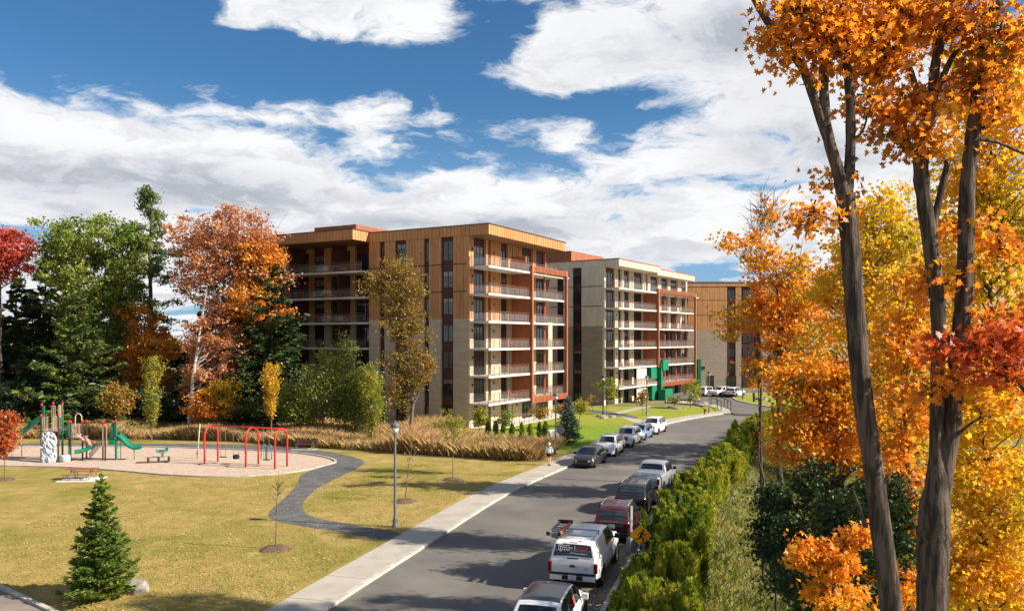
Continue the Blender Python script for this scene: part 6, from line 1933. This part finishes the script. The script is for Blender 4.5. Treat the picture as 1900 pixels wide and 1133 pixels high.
# ------------------------------------------------------------------ the two big maples near the camera
leafmeshes = {}
def big_maple(label, Y, stems, crown, leaf, seed, base_uv, extra_twigs=(), n_obj=300, zb=-2.2):
    rng = np.random.default_rng(seed)
    base = P(base_uv[0], base_uv[1], Y); root = Vector((base.x + .05, base.y, zb))
    t = thing('maple_tree', label, 'tree', root, 0)
    mb = MB()
    for pts, rad in stems:
        w = []
        for q in pts:
            yy = Y + (q[2] if len(q) > 2 else 0)
            w.append(np.array(P(q[0], q[1], yy)) - np.array(root))
        w = np.array(w)
        # densify with slight irregularity
        cur = np.concatenate([crom(np.stack([w[:, 0], w[:, 2]], 1), 5), np.interp(np.linspace(0, len(w) - 1, (len(w) - 1) * 5 + 1), range(len(w)), w[:, 1])[:, None]], 1)
        P3 = np.stack([cur[:, 0], cur[:, 2], cur[:, 1]], 1)
        rr_ = np.interp(np.linspace(0, 1, len(P3)), np.linspace(0, 1, len(rad)), rad) * (1 + rng.normal(size=len(P3)) * .035)
        mb.tube(P3, list(rr_ * Y / FPX), 14, cap=False)
    C, done = [], []
    for (u, v, ru, rv, dy, ncl) in crown:
        c0 = np.array(P(u, v, Y + dy)) - np.array(root)
        k = (Y + dy) / FPX
        for j in range(ncl):
            d = rng.normal(size=3); d /= np.linalg.norm(d); r = rng.random() ** .5
            c = c0 + d * r * np.array([ru * k, max(ru, rv) * k, rv * k])
            C.append(c)
            # twig to the cluster from the blob centre
            if True:
                a = c0 + (c - c0) * .05 + rng.normal(size=3) * .1
                limb(mb, a, c, .016, .005, rng, 4, .06, 4)
    C = np.array(C)
    mb.build('trunk', MATS['bark_maple'], t)
    nl = 14
    L = (C[:, None] + rng.normal(size=(len(C), nl, 3)) * np.array([.25, .25, .13])).reshape(-1, 3)
    # the leaves that show largest become leaves of their own
    wpos = L + np.array(root)
    u = 950 + wpos[:, 0] / wpos[:, 1] * FPX; v = HOR - (wpos[:, 2] - CAM_Z) / wpos[:, 1] * FPX
    vis = (u > 0) & (u < 1900) & (v > 0) & (v < 1133)
    order = np.argsort(np.where(vis, wpos[:, 1], 1e9))
    pick = order[:n_obj]; rest = np.setdiff1d(np.arange(len(L)), pick)
    o = link_mesh('crown', leaf_mesh('crown', L[rest], .135, 'maple', leaf, rng, up=.35, fold=.5), t)
    o['kind'] = 'stuff'
    for i, j in enumerate(pick):
        key = (leaf, i % 12)
        if key not in leafmeshes:
            r2 = np.random.default_rng(1000 + i)
            leafmeshes[key] = leaf_mesh('leaf', np.zeros((1, 3)), .14, 'maple', leaf, r2, up=.35, fold=.5)
        q = link_mesh('leaf', leafmeshes[key], t); q.location = L[j]; q.rotation_euler.z = rng.uniform(0, 6.28)
    return t
big_maple('forked grey maple trunk with a sparse orange crown', 12.5,
    [([(1690, 2130), (1682, 1800), (1672, 1500), (1662, 1240), (1654, 1133), (1646, 1066), (1632, 960), (1620, 863), (1607, 780), (1598, 711), (1591, 630), (1585, 560), (1577, 445), (1568, 360)], [40, 29, 26, 22, 20, 19, 19, 18.5, 18, 18, 18, 17.5, 17, 17.5]),
     ([(1567, 365), (1553, 310), (1538, 260), (1530, 200), (1529, 130), (1533, 60), (1540, -60)], [13, 11.5, 10.5, 9.5, 8.5, 8, 7]),
     ([(1552, 300), (1528, 235), (1506, 170), (1488, 124), (1455, 85), (1424, 40), (1401, 0), (1370, -60)], [9.5, 9, 8.5, 8, 7.5, 7, 6.5, 6]),
     ([(1570, 372), (1577, 297), (1578, 198), (1572, 124), (1566, 40), (1560, -60)], [11, 9.5, 8.5, 8, 7, 6]),
     ([(1606, 975, 0), (1594, 940, -.2), (1580, 900, -.3)], [5, 3.5, 1]),
     ([(1572, 440, 0), (1545, 410, -.2), (1515, 398, -.3), (1490, 405, -.3)], [4, 2.5, 1.5, 1]),
     ([(1577, 260), (1600, 245), (1612, 205), (1625, 170)], [3, 2, 1.5, 1])],
    [(1490, 25, 55, 35, -.3, 34), (1450, 75, 22, 28, -.2, 10), (1545, 75, 60, 45, -.2, 44), (1600, 60, 60, 60, .2, 44), (1520, 130, 25, 20, 0, 8), (1625, 130, 35, 35, .2, 18), (1455, 110, 15, 15, -.2, 5), (1508, 400, 26, 14, -.4, 9), (1545, 345, 14, 25, .3, 6), (1495, 418, 14, 10, -.3, 4), (1600, 195, 25, 20, .3, 7), (1560, -40, 120, 40, 0, 40), (1660, 20, 60, 40, .2, 26)],
    'maple_front', 401, (1650, 1133))
big_maple('twin stemmed grey maple with a thick orange crown', 12.9,
    [([(1712, 2100), (1717, 1800), (1722, 1500), (1728, 1240), (1730, 1133), (1730, 1066), (1732, 1000), (1734, 950), (1739, 900), (1738, 850), (1737, 812), (1740, 711), (1742, 610)], [48, 34, 31, 28, 27, 27.5, 29, 28, 22, 13, 12, 12.5, 13]),
     ([(1742, 935), (1752, 870), (1761, 812), (1773, 711), (1783, 610), (1789, 544), (1792, 445), (1795, 346), (1804, 260), (1812, 198), (1824, 99), (1849, 0), (1862, -60)], [16, 17, 17, 16.5, 16, 15, 14, 13.5, 13, 12.5, 12, 12, 11]),
     ([(1742, 615), (1738, 544), (1725, 445), (1711, 346), (1709, 290), (1716, 250), (1728, 200), (1735, 124), (1748, 60), (1760, -60)], [13, 13.5, 14, 14, 13, 11, 10, 9, 8, 7]),
     ([(1724, 440), (1738, 390), (1748, 345), (1760, 292)], [8, 7, 6, 5]),
     ([(1730, 190), (1765, 110), (1800, 60), (1830, 20)], [6, 5, 5, 4]),
     ([(1706, 190), (1696, 150), (1684, 112)], [5, 5, 4]),
     ([(1812, 240, 0), (1840, 230, -.2), (1858, 190, -.3), (1868, 160, -.4)], [4, 3.5, 2.5, 1.5]),
     ([(1808, 256, 0), (1850, 264, .1), (1900, 285, .2), (1940, 290, .2)], [4, 3, 2.5, 2]),
     ([(1765, 820, 0), (1795, 790, -.2), (1830, 770, -.3)], [4, 2.5, 1])],
    [(1680, 60, 60, 50, .2, 40), (1760, 45, 60, 45, 0, 40), (1860, 70, 70, 60, -.2, 46), (1660, 225, 45, 40, -.1, 26), (1710, 265, 45, 28, -.2, 24), (1690, 190, 45, 30, 0, 22), (1800, 160, 45, 40, .3, 20), (1870, 200, 45, 40, -.3, 18), (1820, 130, 40, 35, -.3, 16),
     (1790, 430, 40, 35, .4, 14), (1850, 460, 45, 40, .3, 18), (1730, 520, 40, 40, .3, 16), (1890, 700, 30, 45, -.4, 14), (1800, 700, 45, 25, -.4, 14), (1730, 720, 30, 25, -.3, 8), (1800, -40, 120, 40, 0, 36), (1870, 590, 40, 35, -.2, 14), (1640, 100, 40, 40, -.1, 20)],
    'maple_front', 402, (1724, 1133))
big_maple('slim maple with deep red leaves beside the twin stemmed trunk', 11.8,
    [([(1970, 2200), (1960, 1500), (1955, 1133), (1948, 900), (1935, 760), (1905, 690), (1885, 640)], [18, 12, 11, 10, 8, 5, 2]), ([(1932, 760), (1880, 700), (1840, 665), (1810, 650)], [5, 4, 3, 1])],
    [(1845, 640, 45, 28, 0, 20), (1800, 655, 35, 20, -.1, 12), (1870, 690, 35, 25, 0, 14), (1880, 620, 30, 25, 0, 12), (1760, 640, 25, 20, .1, 6)],
    'maple_red', 403, (1950, 1133), n_obj=200)
# the wood goes on beyond the frame
src = [o for o in COL.objects if o.get('label') in ('far orange maple in the wood behind the bank', 'far yellow maple in the wood behind the bank')]
for i, (x, y) in enumerate([(62, 38), (70, 55), (64, 72), (82, 46), (86, 68), (72, 90), (92, 88), (104, 60)]):
    c = copy_tree(src[i % 2]); c.location = (x, y, -5.3); c.rotation_euler.z = i * 1.3; k_ = .62 + .05 * (i % 3); c.scale = (k_, k_, k_)
    tag(c, 'maple of the wood that goes on past the bank', 'tree', 'maples of the wood past the bank')
# a far wood on the horizon
rng = np.random.default_rng(500)
n = 26000
a = rng.uniform(-1.25, 1.25, n); D = rng.uniform(330, 430, n)
X, Yv = D * np.sin(a), D * np.cos(a)
hz = 9 + 4 * np.sin(a * 23) + 3 * np.sin(a * 61 + 1)
Z = rng.random(n) ** .7 * hz
tag(link_mesh('distant_wood', leaf_mesh('distant_wood', np.stack([X, Yv, Z], 1), 3.2, 'diamond', 'leaf_olive', rng)), 'low distant wood along the horizon', 'wood', kind='stuff')
